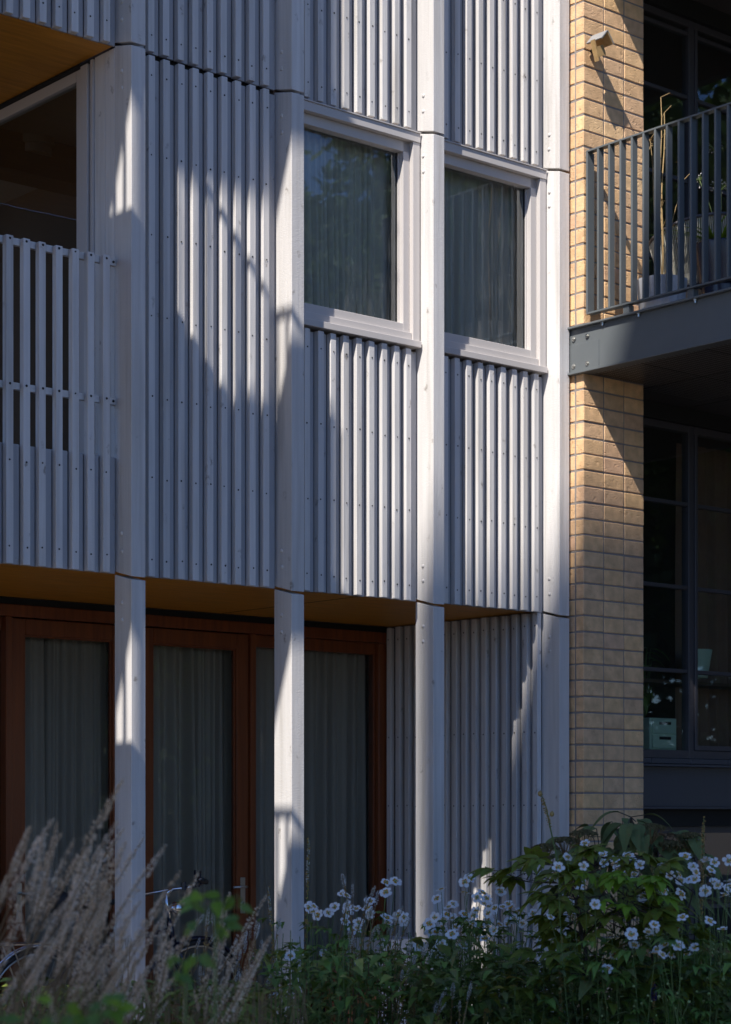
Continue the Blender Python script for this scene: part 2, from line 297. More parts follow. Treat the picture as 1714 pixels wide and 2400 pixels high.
class MB:
    def __init__(s): s.v = []; s.f = []; s.m = []; s.mats = []
    def mi(s, mat):
        if mat not in s.mats: s.mats.append(mat)
        return s.mats.index(mat)
    def face(s, pts, mat):
        b = len(s.v); s.v += [tuple(p) for p in pts]; s.f.append(tuple(range(b, b + len(pts)))); s.m.append(s.mi(mat))
    def box(s, x0, x1, y0, y1, z0, z1, mat, rot=None, c=None):
        P = [Vector((x, y, z)) for x in (x0, x1) for y in (y0, y1) for z in (z0, z1)]
        if rot is not None:
            c = Vector(c); P = [c + rot @ (p - c) for p in P]
        b = len(s.v); s.v += [tuple(p) for p in P]; k = s.mi(mat)
        for f in ((0, 1, 3, 2), (4, 6, 7, 5), (0, 4, 5, 1), (2, 3, 7, 6), (0, 2, 6, 4), (1, 5, 7, 3)):
            s.f.append(tuple(b + i for i in f)); s.m.append(k)
    def tube(s, pts, r, mat, n=6, cap=True):
        pts = [Vector(p) for p in pts]; k = s.mi(mat); b = len(s.v)
        rs = r if isinstance(r, (list, tuple)) else [r] * len(pts)
        up = None
        for i, p in enumerate(pts):
            d = (pts[min(i + 1, len(pts) - 1)] - pts[max(i - 1, 0)]).normalized()
            if up is None: up = d.orthogonal().normalized()
            else: up = (up - d * up.dot(d)).normalized()
            w_ = d.cross(up)
            for j in range(n):
                a = 2 * PI * j / n; s.v.append(tuple(p + (up * math.cos(a) + w_ * math.sin(a)) * rs[i]))
        for i in range(len(pts) - 1):
            for j in range(n):
                a0 = b + i * n + j; a1 = b + i * n + (j + 1) % n
                s.f.append((a0, a1, a1 + n, a0 + n)); s.m.append(k)
        if cap:
            s.f.append(tuple(b + j for j in reversed(range(n)))); s.m.append(k)
            e = b + (len(pts) - 1) * n; s.f.append(tuple(e + j for j in range(n))); s.m.append(k)
    def lathe(s, c, prof, mat, n=20, axis=None):
        c = Vector(c); q = Vector((0, 0, 1)).rotation_difference(Vector(axis).normalized()) if axis is not None else Quaternion()
        k = s.mi(mat); b = len(s.v)
        for (r, z) in prof:
            for j in range(n):
                a = 2 * PI * j / n; s.v.append(tuple(c + q @ Vector((r * math.cos(a), r * math.sin(a), z))))
        for i in range(len(prof) - 1):
            for j in range(n):
                a0 = b + i * n + j; a1 = b + i * n + (j + 1) % n
                s.f.append((a0, a1, a1 + n, a0 + n)); s.m.append(k)
    def torus(s, c, R_, r, mat, axis=(0, 1, 0), n=32, m=8, a0=0, a1=2 * PI):
        q = Vector((0, 0, 1)).rotation_difference(Vector(axis).normalized()); full = abs(a1 - a0 - 2 * PI) < 1e-4
        pts = [Vector(c) + q @ Vector((R_ * math.cos(a0 + (a1 - a0) * i / n), R_ * math.sin(a0 + (a1 - a0) * i / n), 0)) for i in range(n + 1)]
        s.tube(pts, r, mat, m, cap=not full)
    def leaf(s, base, d, nrm, L, wd, mat, droop=.3, seg=4, fold=.25, tipw=.55):
        base = Vector(base); d = Vector(d).normalized(); nrm = Vector(nrm); side = d.cross(nrm)
        if side.length < 1e-4: side = d.orthogonal()
        side.normalize(); nrm = side.cross(d).normalized(); k = s.mi(mat); b = len(s.v)
        for i in range(seg + 1):
            t = i / seg
            hw = wd * .5 * (math.sin(PI * min(1, t ** tipw * .97 + .03)) if 0 < i < seg else (.08 if i == 0 else 0))
            c = base + d * (L * t * (1 - .25 * droop * t)) - nrm * (L * droop * t * t)
            lift = nrm * (hw * fold)
            s.v += [tuple(c - side * hw + lift), tuple(c), tuple(c + side * hw + lift)]
        for i in range(seg):
            a = b + 3 * i
            s.f += [(a, a + 1, a + 4, a + 3), (a + 1, a + 2, a + 5, a + 4)]; s.m += [k, k]
    def mesh(s, name='mesh', smooth=False, off=(0, 0, 0)):
        ox, oy, oz = off
        me = bpy.data.meshes.new(name); me.from_pydata([(x - ox, y - oy, z - oz) for x, y, z in s.v], [], s.f)
        for m in s.mats: me.materials.append(m)
        me.polygons.foreach_set('material_index', s.m)
        if smooth: me.polygons.foreach_set('use_smooth', [True] * len(s.f))
        me.update(); return me
    def build(s, name, parent=None, loc=None, smooth=False):
        """vertices are in world metres; the object sits at loc (or at its parent's place)"""
        loc = Vector(loc) if loc is not None else (W[parent].copy() if parent is not None else Vector((0, 0, 0)))
        return link(name, s.mesh(name, smooth, loc), parent, loc)
def rnd(a, b): return random.uniform(a, b)
def view_xy(px, Z):                       # ground position Z metres out along the photo column px
    a = (px - PX0) / F_PX; return CAM.x + Z * (CD.x + a * CR.x), CAM.y + Z * (CD.y + a * CR.y)
def view_pt(px, py, Z):
    x, y = view_xy(px, Z); return Vector((x, y, 1.5 + (YH - py) / F_PX * Z))

# ------------------------------------------------------------------ ground and setting
g = MB(); g.box(-150, 150, -150, 150, -.5, -.02, LAWN); tag(g.build('ground'), kind='structure')
g = MB(); g.box(-4.19, 9, -.65, 6, -.02, .002, PAVE); tag(g.build('terrace_paving'), kind='structure')
g = MB(); g.box(-30, -4.2, -7.9, -.1, -.019, .0, PAVE); tag(g.build('path_paving'), kind='structure')
g = MB(); g.box(-4.19, 9, -9, -.66, -.019, .05, SOIL); tag(g.build('garden_soil'), kind='structure')

# ------------------------------------------------------------------ timber house
BAY = 1.157; CW = .096; J1, J2, FH = 2.835, 5.853, 3.018
house = thing('timber_house', 'pale timber house with battened upper floors and slender posts', 'house', (0, 0, 0))

def column_mesh(h, lo_cut, hi_cut, dep=.17):
    key = ('col', round(h, 3), lo_cut, hi_cut)
    if key in _cache: return _cache[key]
    bm = bmesh.new(); s = .042
    vs = []
    for x in (0, CW):
        for y in (0, dep):
            for z in (0, 1):
                zz = (0 if z == 0 else h)
                if z == 0 and lo_cut: zz += s * (y / dep)
                if z == 1 and hi_cut: zz += s * (y / dep)
                vs.append(bm.verts.new((x, y, zz)))
    for f in ((0, 1, 3, 2), (4, 6, 7, 5), (0, 4, 5, 1), (2, 3, 7, 6), (0, 2, 6, 4), (1, 5, 7, 3)): bm.faces.new([vs[i] for i in f])
    bmesh.ops.recalc_face_normals(bm, faces=bm.faces[:])
    bmesh.ops.bevel(bm, geom=bm.edges[:], offset=.0022, segments=1, affect='EDGES')
    me = bpy.data.meshes.new('column'); bm.to_mesh(me); bm.free(); me.materials.append(WHITE); _cache[key] = me; return me
b_ = MB(); b_.lathe((0, 0, 0), [(.0125, 0), (.0125, .001), (.011, .004), (.0075, .0065), (.0, .0075)], WHITE, 14, axis=(-1, 0, 0)); BOLT = b_.mesh('bolt', True)
for k in range(-2, 4):
    x = k * BAY
    for z0, z1, lc, hc in ((0, J1 - .018, False, True), (J1, J2 - .018, True, True), (J2, 8.86, True, True)):
        c = link('column', column_mesh(z1 - z0, lc, hc), house, (x, 0, z0))
        for zc in ([z1 - .12, z1 - .22] if hc else []) + ([z0 + .15, z0 + .25] if lc else []):
            if zc < 7.5: link('bolt', BOLT, c, (x, .096 + rnd(-.003, .003), zc + rnd(-.004, .004)))

def screws(pts, parent, r=.0052):
    m = MB()
    for x, y, z, rr in pts:
        m.lathe((x, y, z), [(r * rr, 0), (r * rr, .0012), (0, .0012)], SCREW, 8, axis=(0, -1, 0))
    return tag(m.build('screw_heads', parent), kind='stuff')
SCZ = [2.96, 3.43, 3.895, 4.36, 4.83, 5.29, 5.75]
def panel(k, z0, z1, first=.195, n=9, label=None, zs=None, tops=None, boardtop=None):
    xL = k * BAY; bt = boardtop or z1 - .004; bz = z0 + .001; end = xL + BAY - .006
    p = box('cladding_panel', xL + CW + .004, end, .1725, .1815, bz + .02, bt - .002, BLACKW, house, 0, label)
    sc = []; prev = xL + CW + .002
    for i in range(-1, n + 1):
        bx = xL + first + i * .1045 + rnd(-.003, .003); wd = .0445 + rnd(-.001, .0015)
        if bx < xL + CW - .002: continue
        last = bx + wd > xL + BAY - .01
        e = end if last else bx - rnd(.003, .0045)
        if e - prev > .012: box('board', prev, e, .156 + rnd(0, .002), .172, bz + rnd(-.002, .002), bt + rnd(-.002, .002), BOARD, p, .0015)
        prev = bx + rnd(.002, .006)
        if last: break
        jz = rnd(-.004, .004)
        box('batten', bx, bx + wd, .116 + rnd(-.0015, .0015), .1555, z0 + jz * .5, z1 + jz * .5, WHITE, p, .0022)
        for z in (zs or SCZ):
            if z0 + .02 < z < z1 - .02:
                sc.append((bx + wd * .5 + rnd(-.005, .005), .1145, z + rnd(-.007, .007), rnd(.9, 1.15)))
                if z < (boardtop or 99): sc.append((bx + wd + .014 + rnd(-.003, .003), .1557, z - .012 + rnd(-.004, .004), .6))
    screws(sc, p)
    return p
SC2 = [z + FH for z in SCZ]
panel(0, 2.862, 5.862); 
for k in (0, 1, 2): panel(k, 5.885, 8.85, zs=SC2)
for k in (1, 2): panel(k, 2.862, 4.47, zs=[2.96, 3.43, 3.895, 4.36])
# battened balustrades of the loggia and the panels above it
for k in (-1, -2):
    pz = panel(k, 2.862, 4.655, first=.0, n=12, boardtop=3.525, zs=[2.96, 3.43])
    panel(k, 5.868, 8.85, first=.0, n=12, zs=SC2)
    for z in (4.638, 3.845):
        m = MB(); xL = k * BAY + CW; xR = (k + 1) * BAY
        m.box(xL + .004, xR - .002, .1575, .185, z - .019, z + .019, WHITE)
        rl = m.build('balustrade_rail', house, ((xL + xR) / 2, .17, z))
        for i in range(11):
            bx = k * BAY + i * .1045 + .022
            if bx > xL:
                mb = MB(); mb.lathe((bx, .118, z), [(.0075, 0), (.0075, .003), (.004, .0035), (.004, .009), (0, .009)], SCREW, 8, axis=(0, -1, 0)); mb.build('bolt', rl, (bx, .118, z))
        mb = MB(); mb.lathe((xR - .018, .157, z), [(.0075, 0), (.0075, .003), (.004, .0035), (.004, .009), (0, .009)], SCREW, 8, axis=(0, -1, 0)); mb.build('bolt', rl, (xR - .018, .157, z))
# black gap strips and slab edges behind the joints
for z in (5.866,):
    box('joint_shadow_strip', .1, 3.57, .19, .24, z - .05, z + .05, BLACK, house, 0)

# windows in bays 1 and 2
def window(k):
    x0 = k * BAY + CW + .004; x1 = k * BAY + BAY - .012; z0, z1 = 4.484, 5.858
    f = box('window', x1 - .058, x1, .115, .20, z0 + .042, z1 - .058, TRIM, house, .0015)
    box('window_frame', x0, x0 + .058, .115, .20, z0 + .042, z1 - .058, TRIM, f, .0015)
    box('head_trim', x0, x1, .108, .22, z1 - .057, z1, TRIM, f, .0015)
    box('head_flashing', x0, x1, .100, .118, z1 + .001, z1 + .008, TRIM, f, 0)
    box('sill', x0, x1, .098, .24, z0, z0 + .041, TRIM, f, .002)
    # inner fixed frame, two steps
    a0, a1 = x0 + .060, x1 - .060
    box('window_frame', a1 - .052, a1, .150, .215, z0 + .095, z1 - .06, TRIM, f, .0015)
    box('window_frame', a0, a0 + .052, .150, .215, z0 + .095, z1 - .06, TRIM, f, .0015)
    box('window_frame', a0, a1, .150, .215, z1 - .124, z1 - .059, TRIM, f, .0015)
    box('bottom_rail', a0, a1, .128, .215, z0 + .043, z0 + .092, TRIM, f, .002)
    box('bottom_rail', a0, a1, .151, .214, z0 + .094, z0 + .150, TRIM, f, .002)
    b0, b1 = a0 + .053, a1 - .053
    for dx, y, mt in ((0, .188, TRIM), (.008, .198, BLACK), (.014, .208, SATIN)):
        box('glazing_bead', b1 - .007 - dx, b1 - dx, y, y + .012, z0 + .151, z1 - .125, mt, f, .0008)
    m = MB(); m.face([(b0, .204, z0 + .15), (b1, .204, z0 + .15), (b1, .204, z1 - .12), (b0, .204, z1 - .12)], GLASS); m.build('pane', f)
    return f
window(1); window(2)

# soffits
m = MB(); m.box(-2.3, 3.47, .182, 1.72, 2.874, 3.0, SOFFIT); m.build('soffit', house)
m = MB(); m.box(-2.3, -.012, .1815, 3.2, 5.872, 5.9, SOFFIT); m.build('soffit', house)
for x, y in [(.95 + .62 * i, .35 + .4 * j) for i in range(-4, 5) for j in range(4)]:
    pass
m = MB()
for i in range(-3, 7):
    for j in range(4):
        m.lathe((i * .48 + .2, .3 + j * .38, 2.8735), [(.004, 0), (.004, .001), (0, .001)], SATIN, 6, axis=(0, 0, -1))
tag(m.build('soffit_screws', house), kind='stuff')
for x in (-1.6, 1.9): box('soffit_joint', x, x + .004, .2, 1.7, 2.872, 2.8745, BLACK, house, 0)
# floor slab of loggia and inner masses
box('loggia_floor', -2.3, -.02, .19, 3.2, 3.02, 3.10, ROOMD, house, 0)
box('loggia_back_wall', -2.3, -.02, 3.2, 3.3, 3.1, 5.87, ROOMD, house, 0)
box('roof_mass', -2.31, 3.56, .19, 6, 7.5, 8.8, ROOM, house, 0)
box('room_floor', .0, 3.56, .245, 6, 3.01, 3.2, ROOMD, house, 0)
box('room_ceiling', .0, 3.56, .245, 6, 5.95, 6.1, ROOM, house, 0)
box('room_back_wall', .0, 3.56, 4.0, 4.1, 3.2, 5.95, ROOM, house, 0)
box('room_partition', 1.20, 1.26, .25, 4.0, 3.2, 5.95, ROOMD, house, 0)
box('ceiling_beam', .02, 1.19, 2.0, 2.25, 5.70, 5.949, ROOMD, house, 0)
box('end_wall', 3.478, 3.575, .172, 6, 0, 8.8, ROOM, house, 0)
box('panel_lining', .1, 1.15, .182, .24, 3.0, 5.8, ROOMD, house, 0)
for k in (1, 2): box('panel_lining', k * BAY + .1, k * BAY + 1.15, .182, .24, 3.0, 4.47, ROOMD, house, 0)
for k in (0, 1, 2): box('panel_lining', k * BAY + .1, k * BAY + 1.15, .182, .24, 5.93, 8.8, ROOMD, house, 0)
for k in (1, 2, 3): box('post_lining', k * BAY - .01, k * BAY + .1, .172, .25, 3.0, 8.8, ROOMD, house, 0)
# ground floor room
box('ground_room_back_wall', -3, 3.46, 4.2, 4.3, 0, 2.87, ROOMD, house, 0)
box('ground_room_ceiling', -3, 3.46, 1.83, 4.2, 2.874, 3.0, ROOM, house, 0)
box('ground_room_floor', -3, 3.46, 1.83, 4.2, .0, .06, ROOMD, house, 0)
box('ground_room_side_wall', -3.1, -3.0, 1.73, 4.3, 0, 2.87, ROOMD, house, 0)

# loggia side wall (plane x = 0): boards, jamb and a tall fixed window looking into the house
sw = box('loggia_side_wall', .02, .10, .245, .56, 3.1, 5.95, ROOMD, house, 0)
for y0, y1 in ((.172, .268), (.271, .376)): box('wall_board', .0, .02, y0, y1, 3.1, 5.868, WHITE, sw, .002)
box('jamb_board', -.012, .02, .380, .408, 3.1, 5.86, TRIM, sw, .002)
box('jamb_board', -.002, .02, .410, .424, 3.1, 5.86, BLACK, sw, .001)
box('jamb_board', -.020, .02, .426, .498, 3.1, 5.845, TRIM, sw, .002)
lw = box('side_window', -.006, .05, .500, .562, 3.12, 5.84, TRIM, house, .002)
box('window_frame', -.006, .05, .563, 3.15, 5.775, 5.84, TRIM, lw, .002)
box('window_frame', -.006, .05, .563, 3.15, 3.12, 3.2, TRIM, lw, .002)
m = MB(); m.face([(.02, .562, 5.775), (.02, 3.15, 5.775), (.02, 3.15, 3.2), (.02, .562, 3.2)], GLASSK); m.build('pane', lw)
box('head_gap', .0, .10, .425, 3.2, 5.846, 5.871, BLACK, house, 0)

# ground-floor side wall (plane x = 3.42), battens running to the garden door wall
gp_ = box('side_wall_panel', 3.470, 3.4775, .19, 1.72, 0, 2.868, BLACKW, house, 0)
sc = MB()
for i in range(16):
    y = .155 + i * .1005
    if y + .046 > 1.715: break
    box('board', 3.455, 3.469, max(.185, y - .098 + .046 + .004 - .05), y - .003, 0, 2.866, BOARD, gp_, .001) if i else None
    box('batten', 3.416 + rnd(-.001, .001), 3.4545, y, y + .046, 0, 2.862 + rnd(-.004, .004), WHITE, gp_, .0022)
    for z in (.62, 1.08, 1.55, 2.05, 2.55, 2.77)[:]:
        if z in (2.55,): continue
        for yy, xx, rr in ((y + .022, 3.4145, 1), ):
            sc.lathe((xx, yy + rnd(-.004, .004), z + rnd(-.006, .006)), [(.0055, 0), (.0055, .0012), (0, .0012)], SCREW, 8, axis=(-1, 0, 0))
tag(sc.build('screw_heads', gp_), kind='stuff')

# timber glazed doors at y = 1.73
YD = 1.73
def jambs(x0, x1, z0=0.02, z1=2.829, dep=.11, y=YD, par=house, name='door_post'):
    return box(name, x0, x1, y, y + dep, z0, z1, DOORW, par, .003)
box('door_head_gap', -3, 3.46, YD + .02, YD + .1, 2.831, 2.873, BLACK, house, 0)
box('door_header', -3, 3.452, YD - .004, YD + .11, 2.752, 2.829, DOORW, house, .003)
for x0, x1 in ((-1.05, -1.0), (.215, .263), (2.174, 2.222), (3.360, 3.452)): jambs(x0, x1, .02, 2.751)
def door(x0, x1, left_handle, label):
    d = box('glazed_door', x0, x0 + .105, YD + .02, YD + .085, .03, 2.745, DOORW, house, .004, label)
    box('door_stile', x1 - .105, x1, YD + .02, YD + .085, .03, 2.745, DOORW, d, .004)
    box('door_rail', x0 + .106, x1 - .106, YD + .02, YD + .085, 2.640, 2.745, DOORW, d, .004)
    box('door_rail', x0 + .106, x1 - .106, YD + .02, YD + .085, .03, .20, DOORW, d, .004)
    g0, g1 = x0 + .106, x1 - .106
    box('glazing_bead', g1 - .012, g1, YD + .035, YD + .05, .2, 2.64, DOORW, d, .001)
    box('glazing_bead', g0, g1 - .013, YD + .035, YD + .05, 2.63, 2.64, DOORW, d, .001)
    m = MB(); m.face([(g0, YD + .052, .2), (g1, YD + .052, .2), (g1, YD + .052, 2.64), (g0, YD + .052, 2.64)], GLASSD); m.build('pane', d)
    hx = x0 + .055 if left_handle else x1 - .055
    s = 1 if left_handle else -1
    box('lock_plate', hx - .02, hx + .02, YD + .012, YD + .0195, .80, 1.05, SATIN, d, .002)
    m = MB(); m.tube([(hx, YD + .012, .985), (hx, YD - .035, .985), (hx + s * .012, YD - .045, .985), (hx + s * .125, YD - .045, .985)], .0085, SATIN, 10)
    m.build('handle', d, (hx, YD, .985), True)
    m = MB(); m.lathe((hx, YD + .013, .87), [(.011, 0), (.011, .006), (0, .006)], CHROME, 12, axis=(0, -1, 0)); m.lathe((hx, YD + .008, .87), [(.0045, 0), (.0045, .003), (0, .003)], SCREW, 8, axis=(0, -1, 0))
    m.build('keyhole', d, (hx, YD, .87))
    return d
door(.266, 1.145, True, 'glazed door left of the second post')
door(1.262, 2.170, False, 'glazed door with its handle on the right')
door(-1.9, -1.06, False, None)
jambs(1.150, 1.258, .02, 2.751)
fw = box('fixed_window', 2.226, 3.357, YD + .04, YD + .1, 2.665, 2.750, DOORW, house, .003)
box('window_frame', 2.226, 2.236, YD + .041, YD + .1, .2, 2.664, DOORW, fw, .002); box('window_frame', 3.345, 3.358, YD + .041, YD + .1, .2, 2.664, DOORW, fw, .002)
box('window_frame', 2.226, 3.357, YD + .04, YD + .1, .1, .24, DOORW, fw, .003)
m = MB(); m.face([(2.236, YD + .06, .24), (3.345, YD + .06, .24), (3.345, YD + .06, 2.665), (2.236, YD + .06, 2.665)], GLASSD); m.build('pane', fw)
fw2 = box('fixed_window', -.995, .212, YD + .04, YD + .1, 2.665, 2.750, DOORW, house, .003)
m = MB(); m.face([(-.995, YD + .06, .1), (.212, YD + .06, .1), (.212, YD + .06, 2.665), (-.995, YD + .06, 2.665)], GLASSD); m.build('pane', fw2)

# curtains
def curtain(name, x0, x1, y, z0, z1, mat, label, amp=.03, fold=.10, seed=1, group=None):
    rs = random.Random(seed); m = MB(); k = m.mi(mat); n = int((x1 - x0) / .008); ph = 0; cols_ = []
    for i in range(n + 1):
        x = x0 + (x1 - x0) * i / n
        f = fold * max(.35, 1 + 1.3 * noise.noise((x * 5, seed * 7.1, 0))); ph += 2 * PI * .008 / max(.03, f)
        a = amp * (.75 + .9 * noise.noise((x * 9, 0, seed * 3.3)))
        cols_.append((x, ph, a))
    nz = 8
    for j in range(nz + 1):
        t = j / nz; z = z1 + (z0 - z1) * t
        for x, p, a in cols_:
            aa = a * (.55 + .6 * t); sway = .02 * math.sin(x * 4 + seed) * t
            m.v.append((x + sway + .012 * math.cos(p) * t, y + aa * (math.sin(p) + .25 * math.sin(2 * p + 1 + x)) + .008 * math.sin(p * .37 + 3 * t), z))
    for j in range(nz):
        for i in range(n):
            a = j * (n + 1) + i; m.f.append((a, a + 1, a + n + 2, a + n + 1)); m.m.append(k)
    return tag(m.build(name, smooth=True), label, 'curtain', group)
curtain('curtain', .62, 1.16, 1.90, .08, 2.72, CURT, 'grey curtain gathered in tight folds behind the left glazed door', .042, .062, 3)
curtain('curtain', .36, .60, 1.90, .08, 2.72, CURT, 'narrow grey curtain edge at the left side of the left glazed door', .03, .09, 5)
curtain('curtain', 1.30, 2.14, 1.90, .08, 2.72, CURT, 'grey curtain in broad folds behind the door with the right hand handle', .055, .105, 8)
curtain('curtain', 2.20, 3.36, 1.90, .08, 2.70, CURT, 'grey curtain across the fixed window beside the battened wall', .05, .10, 11)
curtain('curtain', 1.28, 2.29, .33, 4.3, 5.86, SHEER, 'pale gathered curtain behind the left of the two upper windows', .035, .12, 14)
curtain('curtain', 2.43, 3.44, .33, 4.3, 5.86, SHEER, 'pale gathered curtain behind the right of the two upper windows', .03, .11, 17)
# room lamp seen through the loggia window
m = MB(); m.lathe((.62, 2.05, 5.949), [(.13, 0), (.13, -.05), (.115, -.055), (.115, -.11), (.0, -.112)], ROOM, 24)
tag(m.build('ceiling_lamp', smooth=False), 'round drum ceiling lamp in the dark room behind the loggia window', 'lamp')

# ------------------------------------------------------------------ brick building on the right
bh = thing('brick_building', 'yellow brick building with dark framed windows beside the timber house', 'building', (3.59, 0, 0))
PX, PY, PW = 3.590, -.110, .612; CH = .1092
box('pier_core', PX + .004, PX + PW - .006, PY + .0042, .28, 0, 9.0, MORTAR, bh, 0)
def brick_variant(dx, dy, dz, seed):
    rs = random.Random(seed); bm = bmesh.new(); bmesh.ops.create_cube(bm, size=1)
    for v in bm.verts: v.co = Vector((v.co.x * dx + rs.uniform(-.0012, .0012), v.co.y * dy + rs.uniform(-.001, .001), v.co.z * dz + rs.uniform(-.0015, .0015)))
    bmesh.ops.bevel(bm, geom=bm.edges[:], offset=.0045, segments=1, affect='EDGES')
    for v in bm.verts: v.co += Vector((rs.uniform(-.0008, .0008) for _ in range(3)))
    me = bpy.data.meshes.new('brick'); bm.to_mesh(me); bm.free(); me.materials.append(BRICK)
    return me
BV = [brick_variant(.197, .072, .0985, s) for s in range(7)]; BS = [brick_variant(.072, .197, .0985, 20 + s) for s in range(5)]
for r_ in range(67):
    zc = .05 + r_ * CH
    for c_ in range(3):
        link('brick', random.choice(BV), bh, (PX + .099 + c_ * .2045 + rnd(-.0012, .0012), PY + .036 + rnd(-.0018, .0012), zc + rnd(-.001, .001)))
    if not (4.42 < zc < 4.83):
        link('brick', random.choice(BS), bh, (PX + .036 + rnd(-.001, .001), PY + .182 + rnd(-.001, .001), zc + rnd(-.001, .001)))
# windows of the brick building, three storeys, plane y = .30
YW = .30
def grid_window(z0, z1, bars, label):
    f = box('window', 4.20, 4.26, YW - .02, YW + .05, z0, z1, DARKF, bh, .002, label)
    for x in (5.135, 6.35): box('mullion', x, x + .06, YW - .02, YW + .05, z0, z1, DARKF, f, .002)
    for xa, xb in ((4.262, 5.133), (5.197, 6.348)):
        box('window_frame', xa, xb, YW - .02, YW + .05, z1 - .05, z1, DARKF, f, .002)
        box('window_frame', xa, xb, YW - .02, YW + .05, z0, z0 + .06, DARKF, f, .002)
        if xa > 5:
            box('sash_frame', xa, xa + .03, YW - .03, YW + .03, z0 + .062, z1 - .052, DARKF, f, .002)
            box('sash_frame', xa + .031, xb, YW - .03, YW + .03, z0 + .062, z0 + .10, DARKF, f, .002)
        lev = [z0 + .06] + bars + [z1 - .05]
        for zb in bars: box('glazing_bar', xa, xb, YW - .012, YW + .03, zb - .014, zb + .014, DARKF, f, .002)
        for a, b in zip(lev[:-1], lev[1:]):
            m = MB(); m.face([(xa, YW + .01, a), (xb, YW + .01, a), (xb, YW + .01, b), (xa, YW + .01, b)], GLASSK); m.build('pane', f)
    return f
grid_window(1.90, 4.36, [2.545, 3.163, 3.779], 'large gridded window under the steel balcony')
grid_window(4.90, 7.36, [5.55, 6.17, 6.79, 7.26], 'gridded window behind the balcony railing')
grid_window(.25, 1.40, [.8], 'low dark window behind the shrubs')
# sill plates and steel lintel beam below the large window
for i in range(6):
    a = 4.205 + i * .43; box('sill_plate', a, a + .425, YW - .10, YW - .022, 1.858, 1.895, DARKFB, bh, .002)
bm_ = box('lintel_beam', 4.205, 6.6, .215, .235, 1.545, 1.835, DARKFB, bh, .001)
box('beam_flange', 4.205, 6.6, .15, .30, 1.836, 1.852, DARKFB, bm_, .001); box('beam_flange', 4.205, 6.6, .15, .30, 1.528, 1.543, DARKFB, bm_, .001)
box('window_head', 4.205, 6.6, .2385, .358, 4.361, 4.899, BLACK, bh, 0); box('window_head', 4.205, 6.6, .2385, .358, 7.361, 7.9, BLACK, bh, 0)
box('window_head', 4.205, 6.6, .24, .358, 1.401, 1.527, BLACK, bh, 0)  # solid black box paints in the dark gap under the lintel beam
box('floor_slab', 3.6, 6.6, .36, 5, 4.45, 4.85, ROOMD, bh, 0); box('floor_slab', 3.6, 6.6, .36, 5, 7.40, 7.8, ROOMD, bh, 0); box('floor_slab', 3.6, 6.6, .36, 5, 1.42, 1.86, ROOMD, bh, 0)
box('inner_wall', 3.6, 6.6, 4.9, 5.0, 0, 9, ROOMD, bh, 0); box('inner_wall', 6.5, 6.6, .3, 4.9, 0, 9, ROOMD, bh, 0); box('inner_wall', 3.6, 3.66, .37, 4.9, 0, 9, ROOMD, bh, 0)
box('brick_wall', 6.42, 9.2, -.11, .25, 0, 9, BRICK, bh, 0)
curtain('curtain', 5.55, 6.2, .75, 1.95, 4.35, simple('brown_curtain_fabric', (.22, .13, .09), .9), 'brown curtain hanging inside the large gridded window', .03, .1, 21)

# things behind the large window
def pot(name, c, r0, r1, h, mat, label, cat='plant pot', plant=None, ribs=0):
    m = MB(); n = 36 if ribs else 24; k = m.mi(mat); b = len(m.v); x, y, z = c
    prof = [(0, 0), (r0, 0), (r0 * 1.01, .01), (r0 + (r1 - r0) * .5, h * .5), (r1, h - .012), (r1, h), (r1 - .012, h), (r1 - .016, h - .04), (0, h - .04)]
    for (r, zz) in prof:
        for j in range(n):
            a = 2 * PI * j / n; rr = r * (1 - (.035 if ribs and j % 2 else 0)); m.v.append((x + rr * math.cos(a), y + rr * math.sin(a), z + zz))
    for i in range(len(prof) - 1):
        for j in range(n):
            a0 = b + i * n + j; a1 = b + i * n + (j + 1) % n; m.f.append((a0, a1, a1 + n, a0 + n)); m.m.append(k)
    return tag(m.build(name, loc=c, smooth=not ribs), label, cat)
m = MB(); m.lathe((5.49, .50, 2.52), [(.08, 0), (.115, .215), (.108, .215), (.076, 0)], MINT, 24)
ls = tag(m.build('lamp_shade_pot', loc=(5.49, .50, 2.52)), 'pale green tapered pot standing high behind the gridded window', 'pot')
box('window_shelf', 4.3, 6.3, .5, .85, 2.47, 2.495, ROOMD, bh, 0)
st = thing('storage_box', 'mint green storage drawers on the sill of the large window', 'drawers', (4.62, .52, 1.96))
box('drawer_case', 4.84, 5.14, .40, .70, 1.962, 2.20, MINT, st, .006)
for z in (1.975, 2.085): box('drawer_front', 4.86, 5.12, .388, .399, z, z + .10, MINT, st, .004); 
for z in (2.04, 2.15): box('drawer_slot', 4.93, 5.06, .385, .3875, z, z + .022, BLACK, st, .001)
pl = thing('window_plant', 'dark leafy houseplant silhouetted behind the large gridded window', 'plant', (5.0, .62, 1.96))
m = MB(); m.lathe((5.0, .62, 2.0), [(.07, 0), (.1, .2), (.09, .2), (0, .17)], MINT, 20); m.build('pot', pl)
m = MB()
for i in range(26):
    a = rnd(0, 2 * PI); h = rnd(.3, .75); d = Vector((math.cos(a), math.sin(a), rnd(-.6, .5))); c0 = Vector((5.0, .62, 2.0 + h)) + Vector((rnd(-.06, .06), rnd(-.05, .05), 0))
    m.tube([(5.0, .62, 2.1), (c0.x, c0.y, c0.z)], .003, GSTEM, 4); m.leaf(c0, d, (0, 0, 1), rnd(.12, .2), .06, LANEM, .6)
m.build('leaves', pl)

